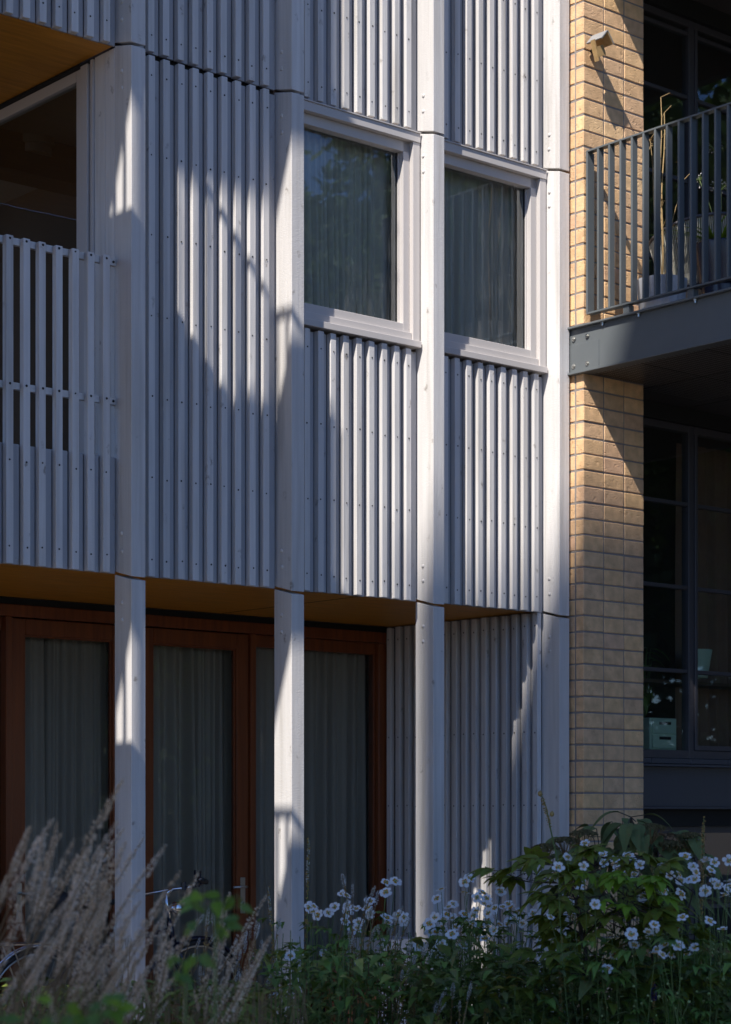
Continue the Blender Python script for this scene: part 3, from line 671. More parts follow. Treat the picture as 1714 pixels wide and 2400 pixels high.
# ------------------------------------------------------------------ steel balconies
def make_balcony():
    """left girder's outer flange edge at x = 0, wall at y = 0, underside at z = 0"""
    t = thing('steel_balcony', 'x', 'balcony', (0, 0, 0), 'dark steel balconies on the brick walls')
    Wd, D = 3.0, 1.62
    def gird(x, s, name='girder'):
        xa, xb = sorted((x + s * .034, x + s * .040)); g_ = box(name, xa, xb, -D, .09, .0145, .3105, STEEL, t, .001)
        xa, xb = sorted((x, x + s * .10))
        for z in ((.0, .014), (.311, .325)): box('flange', xa, xb, -D, .09, z[0], z[1], STEEL, g_, .002)
        xs, xe = sorted((x + s * .0295, x + s * .0335))
        box('end_plate', xs, xe, -.26, .06, .02, .205, STEEL, g_, .001)
        for (y, z) in ((-.155, .245), (-.03, .245), (-.155, .06), (-.03, .06)):
            b2 = MB(); b2.lathe((x + s * .029, y, z), [(.017, 0), (.017, .002), (.011, .0022), (.011, .009), (.004, .0092), (.004, .013), (0, .013)], SATIN, 12, axis=(-s, 0, 0)); b2.build('bolt', g_, (x + s * .035, y, z))
        return g_
    gird(0, 1); gird(Wd, -1)
    g_ = box('front_girder', .05, Wd - .05, -D - .008, -D - .001, .0145, .3105, STEEL, t, .001)
    for z in ((.0, .014), (.311, .325)): box('flange', .0, Wd, -D - .052, -D - .001, z[0], z[1], STEEL, g_, .002)
    box('deck', .102, Wd - .102, -D, .238, .295, .31, DECKM, t, .001)
    sp = box('soffit_panel', .102, Wd - .102, -D, .238, .010, .016, DECKM, t, 0)
    pm = MB()
    for i in range(70):
        for j in range(42):
            x = .13 + i * .018; y = -.02 - j * .0185 * 2
            if x < 1.4: pm.face([(x, y, .0092), (x + .008, y, .0092), (x + .008, y + .012, .0092), (x, y + .012, .0092)], SATIN)
    tag(pm.build('perforation', sp), kind='stuff')
    for x in (.75, 1.5, 2.25): box('soffit_joint', x, x + .006, -D, .2, .0075, .0088, BLACK, t, 0)
    for y in (-.55, -1.1): box('soffit_joint', .103, 1.8, y, y + .006, .0078, .0087, BLACK, t, 0)
    # railing: z 0.39 .. 1.50
    def rail_run(p0, p1, along_y):
        hr = (p0[0] - .026, p0[0] + .026) if along_y else (p0[0], p1[0])
        hy = (p1[1], p0[1]) if along_y else (p0[1] - .026, p0[1] + .026)
        box('handrail', hr[0], hr[1], hy[0], hy[1], 1.484, 1.496, STEEL, t, .001)
        box('bottom_rail', hr[0], hr[1], hy[0], hy[1], .391, .403, STEEL, t, .001)
        Ln = (p0[1] - p1[1]) if along_y else (p1[0] - p0[0]); n = int(Ln / .1004)
        for i in range(n + 1):
            s_ = i * .1004
            if along_y:
                wd, x, y = (.066 if i == 0 else .050), p0[0], p0[1] - s_ - .006; box('baluster', x - .026, x - .026 + wd, y - .008, y + .008, .4035, 1.4835, STEEL, t, .001)
            else:
                x, y = p0[0] + s_ + .02, p0[1]; box('baluster', x - .008, x + .008, y - .025, y + .025, .4035, 1.4835, STEEL, t, .001)
        for s_ in (.32, Ln * .62, Ln - .1):
            if along_y: box('standoff', p0[0] - .012, p0[0] + .04, p0[1] - s_ - .05, p0[1] - s_, .3255, .3905, STEEL, t, .001)
            else: box('standoff', p0[0] + s_ - .05, p0[0] + s_, p0[1] - .02, p0[1] + .02, .3255, .3905, STEEL, t, .001)
    rail_run((.055, -.145), (.055, -1.55), True)
    rail_run((Wd - .125, -.145), (Wd - .125, -1.55), True)
    rail_run((.082, -1.576), (Wd - .152, -1.576), False)
    for y in (-.30, -.62, -1.1):
        b2 = MB(); b2.lathe((.022, y, .3115), [(.013, 0), (.013, -.008), (.007, -.0085), (.007, -.024), (0, -.024)], SATIN, 10); b2.build('bolt', t, (.022, y, .3115))
    return t
def copy_tree(o, parent=None, **kw):
    c = o.copy(); col.objects.link(c); c.parent = parent
    for ch in o.children: copy_tree(ch, c)
    return c
ZB = 4.465
bal = make_balcony()
for i, (x, z, lab) in enumerate([(3.548, ZB, 'dark steel balcony with flat bar railing on the yellow brick pier, in view at right'),
                  (3.548, ZB + FH, 'dark steel balcony above the upper gridded window of the brick building'),
                  (-5.35, ZB, 'lowest dark steel balcony of the stack left of the timber house'),
                  (-5.35, ZB + FH, 'middle dark steel balcony of the stack left of the timber house'),
                  (-5.35, ZB + 2 * FH, 'topmost dark steel balcony of the stack left of the timber house')]):
    o = bal if i == 0 else copy_tree(bal)
    o.location = (x, 0, z); o['label'] = lab
# left brick building that carries the left stack
lb = thing('brick_building', 'brick building beyond the left end of the timber house', 'building', (-5.5, 0, 0))
box('pier', -2.93, -2.34, -.09, .4, 0, 13.5, BRICK, lb, 0); box('back_wall', -8.5, -2.94, .3, .5, 0, 13.5, BRICK, lb, 0)
for z in (.3, 3.3, 6.3, 9.3): f = box('window', -5.2, -3.0, .27, .299, z, z + 2.3, DARKF, lb, 0); box('pane', -5.1, -3.1, .262, .268, z + .1, z + 2.2, FGLASS, f, 0)


# ------------------------------------------------------------------ bird feeder on the pier
bf = thing('bird_feeder', 'small gabled wooden bird feeder fixed high on the yellow brick pier', 'bird feeder', (3.64, -.112, 6.66))
m = MB()
rx = 3.650; zr = 6.748
def slab(p, q, r_, s_, nrm, th, mat):
    nv = Vector(nrm).normalized() * th; A = [Vector(v) for v in (p, q, r_, s_)]; B = [v + nv for v in A]
    b = len(m.v); m.v += [tuple(v) for v in A + B]; k = m.mi(mat)
    for f in ((0, 1, 2, 3), (7, 6, 5, 4), (0, 4, 5, 1), (1, 5, 6, 2), (2, 6, 7, 3), (3, 7, 4, 0)): m.f.append(tuple(b + i for i in f)); m.m.append(k)
y0, y1 = -.135, -.275
slab((rx, y0, zr), (rx, y1, zr), (rx - .056, y1, zr - .064), (rx - .056, y0, zr - .064), (-.75, 0, .65), .007, ZINC); m.build('roof', bf); m = MB()
slab((rx, y0, zr), (rx, y1, zr), (rx + .060, y1, zr - .075), (rx + .060, y0, zr - .075), (.77, 0, .62), .007, ZINC); m.build('roof', bf); m = MB()
slab((rx + .002, y0, zr - .003), (rx + .002, y1 + .003, zr - .003), (rx + .056, y1 + .003, zr - .072), (rx + .056, y0, zr - .072), (-.77, 0, -.62), .006, PINE); m.build('roof_lining', bf); m = MB()
slab((rx - .002, y0, zr - .003), (rx - .002, y1 + .003, zr - .003), (rx - .052, y1 + .003, zr - .062), (rx - .052, y0, zr - .062), (.75, 0, -.65), .006, PINE); m.build('roof_lining', bf); m = MB()
rt = Matrix.Rotation(R(-24), 3, 'Y')
m.box(3.592, 3.668, -.235, -.19, 6.588, 6.655, PINE, rt, (3.63, -.21, 6.62)); m.build('box', bf); m = MB()
m.box(3.580, 3.590, -.235, -.20, 6.545, 6.685, PINE, Matrix.Rotation(R(-18), 3, 'Y'), (3.585, -.22, 6.62)); m.build('back_plate', bf); m = MB()
m.tube([(3.66, -.112, 6.66), (3.64, -.19, 6.66)], .009, BLACK, 8); m.build('arm', bf)

# ------------------------------------------------------------------ things on the balcony
BZ = ZB + .311
pot('planter', (3.80, -.62, BZ + .001), .145, .17, .25, POTW, 'white ribbed planter at the foot of the balcony railing', ribs=1)
pot('plant_pot', (4.12, -.86, BZ + .22), .15, .195, .27, POTB, 'dark blue glazed pot with strappy leaves behind the railing')
pot('plant_stand', (4.12, -.86, BZ), .11, .13, .218, POTB, 'low dark pedestal under the dark blue glazed pot', 'stand')
ch = thing('woven_chair', 'pale cord chair with white cushion behind the balcony railing', 'chair', (4.30, -.54, BZ))
m = MB(); fr = []
for i in range(25):
    a = R(150 + 240 * i / 24); fr.append(Vector((4.30 + .40 * math.cos(a), -.54 + .34 * math.sin(a), BZ + .62 + .10 * math.cos(R(10 * i - 120)))))
lo = [Vector((4.30 + (p.x - 4.30) * .72, -.54 + (p.y + .54) * .72, BZ + .26)) for p in fr]
m.tube(fr, .012, DARKF, 8); m.tube(lo, .012, DARKF, 8); m.build('frame', ch, smooth=True); m = MB()
for i in range(120):
    t = i / 119 * 24; a = int(min(23, t)); f_ = t - a; p = fr[a].lerp(fr[a + 1], f_); q_ = lo[a].lerp(lo[a + 1], f_); m.tube([p, q_], .0035, CORD, 4, False)
tag(m.build('woven_cords', ch), kind='stuff'); m = MB()
for sx in (-1, 1):
    for sy in (-1, 1): m.tube([(4.30 + sx * .2, -.54 + sy * .18, BZ + .26), (4.30 + sx * .26, -.54 + sy * .24, BZ)], .011, DARKF, 8); m.build('leg', ch); m = MB()
cu = box('cushion', 4.08, 4.52, -.76, -.32, BZ + .27, BZ + .36, CUSH, ch, .03); box('cushion', 4.44, 4.54, -.76, -.34, BZ + .365, BZ + .62, CUSH, ch, .03)
ag = thing('strappy_plant', 'strappy green plant with faded flower heads in the dark blue pot', 'plant', (4.12, -.86, BZ + .47))
m = MB()
for i in range(46):
    a = rnd(0, 2 * PI); m.leaf((4.12 + rnd(-.06, .06), -.86 + rnd(-.06, .06), BZ + .46), (math.cos(a), math.sin(a), rnd(.8, 2.2)), (0, 0, 1), rnd(.28, .48), .022, LBRIGHT if i % 3 == 0 else FERNM, rnd(.5, 1.1), 6, .3, .4)
m.build('leaves', ag)
for i in range(6):
    m = MB(); tx, ty, tz = 4.12 + rnd(-.28, .2), -.86 + rnd(-.2, .2), BZ + rnd(.75, 1.1)
    m.tube([(4.12, -.86, BZ + .47), ((4.12 + tx) / 2, (-.86 + ty) / 2, (BZ + .47 + tz) / 2 + .05), (tx, ty, tz)], .0035, GSTEM, 5)
    for j in range(26):
        d = Vector((rnd(-1, 1), rnd(-1, 1), rnd(-.3, 1))).normalized(); m.tube([(tx, ty, tz), Vector((tx, ty, tz)) + d * .045], .0008, GSTEM, 3, False); m.leaf(Vector((tx, ty, tz)) + d * .042, d, (0, 0, 1), .02, .010, AGAP, .2, 2)
    m.build('flower_stalk', ag)
dp = thing('dry_plant', 'tall bare straw coloured stalks rising from the white planter', 'plant', (3.80, -.62, BZ + .22))
m = MB(); c0 = Vector((3.80, -.62, BZ + .22))
for (dx, dy, h, r_) in ((.02, .0, 1.15, .006), (-.10, .02, .95, .004), (.16, -.05, .8, .003), (.10, .1, 1.3, .005)):
    pts = [c0 + Vector((dx * t + .012 * math.sin(9 * t), dy * t, h * t)) for t in [i / 9 for i in range(10)]]
    m.tube(pts, [r_ * (1 - .5 * i / 9) for i in range(10)], BONE, 6)
    for j in range(6):
        p = pts[random.randint(3, 9)]; d = Vector((rnd(-1, 1), rnd(-1, 1), rnd(.2, 1))).normalized(); m.tube([p, p + d * rnd(.03, .09)], .0018, BONE, 4); m.leaf(p + d * .05, d, (0, 0, 1), .03, .015, BONE, .5, 2)
m.build('stalks', dp); m = MB()
for i in range(40):
    a = rnd(0, 2 * PI); m.leaf(c0 + Vector((rnd(-.09, .09), rnd(-.09, .09), 0)), (math.cos(a), math.sin(a), 1), (0, 0, 1), rnd(.05, .12), .02, LBRIGHT, .5, 3)
for j in range(30):
    d = Vector((rnd(-1, 1), rnd(-1, 1), rnd(-1, 1))) * .022; m.leaf(c0 + Vector((-.10, .02, .93)) + d, d, (0, 0, 1), .022, .012, BONE, .3, 2)
m.build('leaves', dp)

# ------------------------------------------------------------------ surroundings that cast shade and show in the glass
tw = thing('apartment_tower', 'tall brick apartment tower across the garden on the left', 'building', (-14, -10, 0))
box('wall', -17.5, -11.0, -12.5, -8.0, 0, 27.13, FARB, tw, 0)
for lv in range(9):
    for i in range(3):
        f = box('window', -16.9 + i * 2.05, -15.6 + i * 2.05, -8.0, -7.95, 1 + lv * 2.95, 2.6 + lv * 2.95, DARKF, tw, 0)
        box('pane', -16.83 + i * 2.05, -15.67 + i * 2.05, -7.948, -7.94, 1.07 + lv * 2.95, 2.53 + lv * 2.95, FGLASS, f, 0)
fb = thing('apartment_block', 'pale rendered apartment block across the street', 'building', (17.3, -22, 0))
box('wall', 14.2, 20.4, -34, -22, 0, 13.4, FARW, fb, 0); box('roof', 14.0, 20.6, -34.2, -21.8, 13.41, 13.8, FARB, fb, 0)
for lv in range(4):
    for i in range(2):
        f = box('window', 15.2 + i * 2.6, 16.7 + i * 2.6, -22.0, -21.95, 1 + lv * 3.0, 2.7 + lv * 3.0, DARKF, fb, 0)
        box('pane', 15.27 + i * 2.6, 16.63 + i * 2.6, -21.948, -21.94, 1.07 + lv * 3, 2.63 + lv * 3, FGLASS, f, 0)
def crown_mesh(seed, n=26000, rad=(2.6, 2.6, 3.2)):
    rs = random.Random(seed); m = MB(); lobes = [(Vector((rs.uniform(-1, 1) * rad[0] * .6, rs.uniform(-1, 1) * rad[1] * .6, rs.uniform(-1, 1) * rad[2] * .7)), rs.uniform(.7, 1.3)) for _ in range(26)]
    for i in range(n):
        c, r_ = lobes[rs.randrange(26)]; d = Vector((rs.gauss(0, 1), rs.gauss(0, 1), rs.gauss(0, 1))).normalized(); p = c + d * r_ * rs.uniform(.7, 1.08)
        s_ = rs.uniform(.07, .15); u = Vector((rs.uniform(-1, 1), rs.uniform(-1, 1), rs.uniform(-1, .4))).normalized(); v = u.orthogonal().normalized()
        m.face([p, p + u * s_ * .5 + v * s_ * .35, p + u * s_, p + u * s_ * .5 - v * s_ * .35], LTREE)
    return m.mesh('crown')
CRN = [crown_mesh(1), crown_mesh(2)]
for i, (x, y, h, sc_, lab) in enumerate([(9.5, -8.0, 4.6, 1.15, 'leafy tree nearest the steel balcony across the garden'), (12.5, -10.5, 6.4, 1.6, 'broad leafy tree opposite the gridded windows'), (16.5, -10.5, 7.4, 1.9, 'tall leafy tree farthest along the garden to the right'),
        (18.6, -12.6, 8.6, 2.0, 'tallest leafy tree in front of the pale apartment block'), (7.0, -12.0, 4.8, 1.3, 'leafy garden tree opposite the glazed doors'), (19.5, -15.0, 8.0, 2.0, 'leafy tree behind the farthest garden tree'), (10.0, -13.2, 4.4, 1.2, 'small leafy tree in the middle of the garden row'), (19.0, -7.0, 8.0, 2.2, 'tall leafy tree nearest the street end of the garden'), (23.0, -10.5, 8.5, 2.4, 'large leafy tree beyond the street end of the garden')]):
    t = thing('broadleaf_tree', lab, 'tree', (x, y, 0), 'trees across the garden')
    m = MB(); m.tube([(x, y, 0), (x + .1, y, h * .4), (x - .05, y + .1, h * .9)], [.2, .16, .09], BARK, 10)
    for j in range(5):
        a = 2 * PI * j / 5 + i; m.tube([(x, y, h * .45), (x + 1.3 * math.cos(a), y + 1.3 * math.sin(a), h * .8)], [.09, .03], BARK, 6)
    m.build('trunk', t)
    c = link('crown', CRN[i % 2], t, (x, y, h)); c.rotation_euler = (0, 0, i * 1.3); c.scale = (sc_, sc_, sc_)

for (x, y, lab) in ((10.5, -9.5, 'clipped leafy shrub mass at the near end of the garden boundary'), (15.5, -11.5, 'clipped leafy shrub mass at the far end of the garden boundary')):
    t = thing('boundary_shrub', lab, 'shrub', (x, y, 0), 'shrubs along the garden boundary'); m = MB(); m.tube([(x, y, 0), (x, y, 1.2)], .08, BARK, 8); m.build('trunk', t)
    c = link('crown', CRN[0], t, (x, y, 1.5)); c.scale = (1.3, .5, .55)
# ------------------------------------------------------------------ bicycle under the overhang
bk = thing('bicycle', 'dark city bicycle with chrome handlebar and round headlamp before the glazed doors', 'bicycle', (.55, .9, 0))
bx, by = .55, .9
hub_r, hub_f = Vector((bx - .62, by, .345)), Vector((bx + .56, by, .345))
bbk = Vector((bx - .15, by, .29)); seat_t = Vector((bx - .30, by, .78)); head_b = Vector((bx + .385, by, .66)); head_t = Vector((bx + .345, by, .82))
m = MB()
for a, b, r_ in ((bbk, head_b, .017), (bbk, seat_t, .015), (seat_t + Vector((0, 0, -.12)), head_t + Vector((.015, 0, -.05)), .014), (head_b, head_t, .019)): m.tube([a, b], r_, BIKEP, 10)
for s_ in (-.045, .045):
    m.tube([bbk + Vector((0, s_ * .6, 0)), hub_r + Vector((0, s_ * 1.3, 0))], .008, BIKEP, 8); m.tube([seat_t + Vector((0, s_ * .3, -.08)), hub_r + Vector((0, s_ * 1.3, 0))], .007, BIKEP, 8)
m.build('frame', bk, smooth=True); m = MB()
for s_ in (-.05, .05): m.tube([head_b + Vector((.0, s_ * .8, -.02)), head_b + Vector((.05, s_, -.12)), hub_f + Vector((0, s_, 0))], .010, BIKEP, 8)
m.build('fork', bk, smooth=True)
for hb in (hub_r, hub_f):
    wv = link('wheel', None, bk, hb)
    m = MB(); m.torus(hb, .335, .018, RUBBER, n=48); m.build('tyre', wv, hb, True)
    m = MB(); m.torus(hb, .312, .008, SATIN, n=48, m=6); m.build('rim', wv, hb, True)
    m = MB(); m.tube([hb - Vector((0, .05, 0)), hb + Vector((0, .05, 0))], .018, SATIN, 10)
    for j in range(28):
        a = 2 * PI * j / 28; m.tube([hb + Vector((0, .02 * (-1) ** j, 0)), hb + Vector((.31 * math.cos(a), 0, .31 * math.sin(a)))], .0011, SATIN, 4, False)
    m.build('spokes', wv, hb)
    m = MB()
    a0, a1 = (R(20), R(190)) if hb is hub_r else (R(-5), R(130))
    for s_ in (-.018, 0, .018): m.torus(hb + Vector((0, s_, 0)), .368 - abs(s_) * .3, .009, CHROME if hb is hub_r else BIKEP, axis=(0, -1, 0), n=24, m=6, a0=a0, a1=a1)
    m.build('mudguard', wv, hb, True)
m = MB(); st0 = head_t; st1 = Vector((bx + .315, by, 1.0))
m.tube([st0, st1], .0125, CHROME, 12); m.tube([st1 + Vector((0, 0, -.01)), st1 + Vector((.05, 0, .02))], .014, CHROME, 10); m.build('stem', bk, smooth=True)
hbq = [Vector((bx + .10, by + .30, .93)), Vector((bx + .20, by + .26, .97)), Vector((bx + .32, by + .10, 1.0)), st1 + Vector((.05, 0, .02)), Vector((bx + .44, by - .10, 1.035)), Vector((bx + .47, by - .22, 1.07)), Vector((bx + .36, by - .30, 1.09))]
m = MB(); m.tube(hbq, .011, CHROME, 12); m.build('handlebar', bk, smooth=True)
for a, b in ((hbq[0], hbq[1]), (hbq[5], hbq[6])):
    m = MB(); m.tube([a, b], .017, RUBBER, 12); m.build('grip', bk, smooth=True)
for t_ in (.35, .75):
    p = hbq[3].lerp(hbq[5], t_); m = MB(); m.tube([p - Vector((0, 0, .02)), p + Vector((0, 0, .03))], .014, BIKEP, 10)
    if t_ > .5: m.box(p.x - .022, p.x + .022, p.y - .006, p.y + .006, p.z + .03, p.z + .045, BIKEP); m.box(p.x - .024, p.x - .018, p.y - .006, p.y + .006, p.z + .045, p.z + .085, BIKEP); m.box(p.x + .018, p.x + .024, p.y - .006, p.y + .006, p.z + .045, p.z + .08, BIKEP)
    m.build('bell' if t_ < .5 else 'phone_holder', bk)
m = MB(); lc = Vector((bx + .41, by - .005, .90)); m.lathe(lc, [(.0, -.06), (.022, -.055), (.04, -.03), (.046, 0), (.046, .006)], CHROME, 24, axis=(1, -.35, 0)); hl = m.build('headlamp', bk, lc, True)
m = MB(); m.lathe(lc, [(.044, .004), (.03, .012), (0, .015)], LENS, 24, axis=(1, -.35, 0)); m.build('lens', hl, lc, True)
m = MB(); m.tube([seat_t, seat_t + Vector((-.06, 0, .14))], .012, CHROME, 10); m.build('seat_post', bk)
m = MB(); sp_ = seat_t + Vector((-.08, 0, .16))
m.tube([sp_ + Vector((-.13, 0, .0)), sp_ + Vector((-.08, 0, .015)), sp_ + Vector((.02, 0, .005)), sp_ + Vector((.15, 0, .0))], [.055, .085, .05, .018], RUBBER, 14); m.build('saddle', bk, smooth=True)
m = MB()
for s_ in (-.06, .06): m.tube([hub_r + Vector((.15, s_, .38)), hub_r + Vector((-.25, s_, .38))], .006, SATIN, 6); m.tube([hub_r + Vector((-.05, s_, 0)), hub_r + Vector((-.2, s_, .38))], .005, SATIN, 6)
m.tube([hub_r + Vector((-.25, -.06, .38)), hub_r + Vector((-.25, .06, .38))], .006, SATIN, 6); m.build('rear_rack', bk)
m = MB(); m.lathe(bbk + Vector((0, -.03, 0)), [(.09, 0), (.09, .004), (0, .004)], SATIN, 24, axis=(0, -1, 0)); m.tube([bbk + Vector((0, -.04, 0)), bbk + Vector((.08, -.05, -.15))], .009, SATIN, 6); m.build('crank', bk)
m = MB(); p = bbk + Vector((.08, -.09, -.15)); m.box(p.x - .04, p.x + .04, p.y - .04, p.y + .04, p.z - .012, p.z + .012, RUBBER); m.build('pedal', bk)
pot('planter', (2.55, 1.1, 0), .16, .2, .42, simple('terracotta', (.34, .12, .05), .8), 'terracotta pot on the terrace between the posts')
m = MB(); m.box(2.75, 3.15, 1.0, 1.35, 0, .62, POTW); tag(m.build('plant_box', loc=(2.95, 1.17, 0)), 'pale square box on the terrace by the battened wall', 'box')

# ------------------------------------------------------------------ planting
def flower_mesh(seed):
    rs = random.Random(seed); m = MB(); n = rs.choice((5, 5, 6, 6)); sz = rs.uniform(.026, .031); cup = rs.uniform(.05, .5)
    for i in range(n):
        a = 2 * PI * i / n + rs.uniform(-.15, .15); d = Vector((math.cos(a), math.sin(a), cup * rs.uniform(.6, 1.3)))
        side = Vector((-math.sin(a), math.cos(a), 0)); L = sz * rs.uniform(.9, 1.1); wv = L * rs.uniform(.33, .40); k = m.mi(PETAL)
        b = len(m.v); dn = d.normalized()
        for t, wf, dz in ((.12, .25, 0), (.4, .85, .0), (.72, 1.05, -.0012), (.93, .75, -.003), (1.0, .3, -.004)):
            c = dn * L * t + Vector((0, 0, dz))
            m.v += [tuple(c - side * wv * wf + Vector((0, 0, .003 * t))), tuple(c), tuple(c + side * wv * wf + Vector((0, 0, .003 * t * rs.uniform(-.5, 1))))]
        for j in range(4):
            q = b + 3 * j; m.f += [(q, q + 1, q + 4, q + 3), (q + 1, q + 2, q + 5, q + 4)]; m.m += [k, k]
    return m.mesh('petals')
FL = [flower_mesh(s) for s in range(10)]
m = MB(); m.lathe((0, 0, 0), [(.0045, .001), (.0045, .004), (.002, .0065), (0, .007)], GHEART, 8)
for i in range(34):
    a = rnd(0, 2 * PI); r_ = rnd(.005, .0095); m.box(r_ * math.cos(a) - .0009, r_ * math.cos(a) + .0009, r_ * math.sin(a) - .0009, r_ * math.sin(a) + .0009, .001, .0055, GOLD)
CEN = m.mesh('flower_centre')
TOCAM = -CD
def stem_curve(a, b, bend=.05, n=6):
    a, b = Vector(a), Vector(b); s_ = Vector((rnd(-1, 1), rnd(-1, 1), 0)) * bend
    return [a.lerp(b, i / n) + s_ * math.sin(PI * i / n) for i in range(n + 1)]
def lobed(m, p, d, size, mat):
    d = Vector(d); 
    for a in (-.9, -.35, .35, .9):
        q = Quaternion((0, 0, 1), a); m.leaf(p, q @ d, (0, 0, 1), size * rnd(.75, 1.05), size * .42, mat, rnd(.3, .7), 4, .3, .6)
def anemone(fl, Z, label, leaves=60, basew=.14):
    cx = sum(f[0] for f in fl) / len(fl); x0, y0 = view_xy(cx, Z)
    t = thing('anemone_plant', label, 'flowering plant', (x0, y0, .05), 'white anemones in the border')
    sm = MB(); lm = MB(); bm2 = MB()
    if len(fl) > 5: fl = fl + [(a + rnd(-28, 28), b + rnd(-10, 34)) for a, b in random.sample(fl, int(len(fl) * .55))]
    for (px, py) in fl:
        Zf = Z + rnd(-.25, .25); tip = view_pt(px, py, Zf); base = Vector((x0 + (tip.x - x0) * .5 + rnd(-.05, .05), y0 + (tip.y - y0) * .5 + rnd(-.05, .05), .05))
        pts = stem_curve(base, tip + Vector((0, 0, -.012)), .05); sm.tube(pts, [.0035, .003, .0028, .0025, .002, .0018, .0014], GSTEM, 5)
        face = (TOCAM * rnd(.1, 1.3) + Vector((rnd(-.7, .7), rnd(-.7, .7), rnd(.15, 1.3))) + SUN_TO * .3).normalized()
        q = Vector((0, 0, 1)).rotation_difference(face); q = q @ Quaternion((0, 0, 1), rnd(0, 6))
        f = link('flower', random.choice(FL), t, tip, q); s_ = rnd(.9, 1.2) * Z / 10.0; f.scale = (s_, s_, s_)
        c = bpy.data.objects.new('flower_centre', CEN); col.objects.link(c); c.parent = f; c.scale = (1.35, 1.35, 1.2)
        kp = pts[4]
        for j in range(random.randint(2, 4)):
            e = kp + Vector((rnd(-.07, .07), rnd(-.07, .07), rnd(.03, .12))); sm.tube(stem_curve(kp, e, .01, 3), .0011, GSTEM, 4)
            r_ = rnd(.0045, .008); bm2.lathe(e, [(0, -r_), (r_ * .8, -r_ * .6), (r_, 0), (r_ * .8, r_ * .6), (0, r_)], GHEART, 7)
        for j in range(3):
            a = rnd(0, 2 * PI); lobed(lm, kp, (math.cos(a), math.sin(a), .2), rnd(.03, .05), LANEM)
    for j in range(leaves):
        a = rnd(0, 2 * PI); r_ = abs(random.gauss(0, basew)) + .03; h = rnd(.25, .95)
        b = Vector((x0 + r_ * 1.4 * math.cos(a), y0 + r_ * 1.4 * math.sin(a), .05 + h)); lobed(lm, b, (math.cos(a), math.sin(a), rnd(-.1, .5)), rnd(.06, .10), LANEM)
        if j % 4 == 0: sm.tube(stem_curve((x0 + rnd(-.05, .05), y0 + rnd(-.05, .05), .05), b, .03, 4), .002, GSTEM, 4)
    sm.build('stems', t); tag(lm.build('foliage', t), kind='stuff'); tag(bm2.build('buds', t, smooth=True), kind='stuff')
z6 = lambda L: [(500 + a * .3695, 1900 + b * .3695) for a, b in L]
z7 = lambda L: [(1000 + a * .4397, 1900 + b * .4397) for a, b in L]
anemone(z6([(630, 645), (665, 665), (705, 915)]), 10.1, 'white anemone with two blooms touching beside the sunlit second post', 30)
anemone(z6([(820, 530), (835, 705), (850, 645), (910, 765), (995, 575), (995, 655)]), 10.0, 'white anemone with a flat bloom on top in front of the curtained window', 40)
anemone(z6([(1105, 680), (1100, 725), (1175, 665), (1215, 700), (1155, 450), (1070, 870)]), 10.1, 'white anemone before the red brown window frame, one bloom held high', 40)
anemone(z6([(490, 925), (390, 1180), (265, 1110)]), 9.6, 'low white anemone among the bottlebrush spikes at the second post foot', 22)
anemone(z6([(1420, 560), (1375, 775), (1465, 690), (1520, 680)]) + z7([(90, 580), (135, 575), (85, 625), (195, 720), (20, 650)]), 9.9, 'white anemone clump in front of the third post', 50)
anemone(z7([(230, 365), (285, 445), (320, 470), (300, 440), (265, 540), (205, 555), (275, 650), (330, 590), (335, 515), (365, 520), (250, 560)]), 10.1, 'dense white anemone clump before the battened side wall', 60, .18)
anemone(z7([(440, 400), (405, 515), (435, 500), (485, 540), (490, 590), (390, 610), (570, 550)]), 10.2, 'white anemone clump at the left edge of the chestnut shrub', 40)
anemone(z7([(845, 178), (765, 500), (785, 565), (900, 550), (740, 490), (820, 385)]), 9.9, 'white anemone showing through the middle of the chestnut shrub', 30)
anemone(z7([(940, 240), (1005, 262), (1075, 245), (1100, 262), (1140, 290), (1120, 420), (1150, 460)]), 9.6, 'white anemone clump rising above the chestnut shrub under the hydrangea', 40)
anemone(z7([(1265, 297), (1380, 245), (1230, 365), (1300, 345), (1345, 340), (1410, 370), (1260, 430), (1355, 445)]), 9.2, 'white anemone clump below the dark lintel beam', 50)
anemone(z7([(1420, 300), (1490, 262), (1535, 275), (1515, 320), (1612, 265), (1530, 385), (1555, 397), (1600, 425), (1590, 455), (1490, 450), (1615, 380)]), 9.1, 'densest white anemone clump at the right edge of the border', 50)
anemone(z7([(1510, 590), (1578, 635), (1215, 610), (1180, 650), (1230, 740), (1255, 770), (1430, 730), (1300, 770), (1340, 720)]), 8.7, 'low white anemone flowering under the chestnut shrub', 40)

anemone([(1035, 2085), (1062, 2120), (1090, 2068), (1118, 2104), (1145, 2140), (1172, 2090), (1198, 2128), (1160, 2180), (1105, 2165), (1060, 2190), (1225, 2165), (1020, 2150)], 9.4, 'white anemone clump nearest the viewer between third post and chestnut shrub', 34)
anemone([(770, 2140), (812, 2100), (862, 2128), (905, 2092), (838, 2175), (735, 2125), (948, 2150)], 9.4, 'small white anemone clump nearest the viewer in the middle of the border', 24)
anemone([(1330, 2010), (1368, 2030), (1290, 2150), (1395, 2120), (1480, 2190), (1560, 2215), (1600, 2150), (1440, 2240)], 8.75, 'white anemone stems scattered through the front of the chestnut shrub', 10)

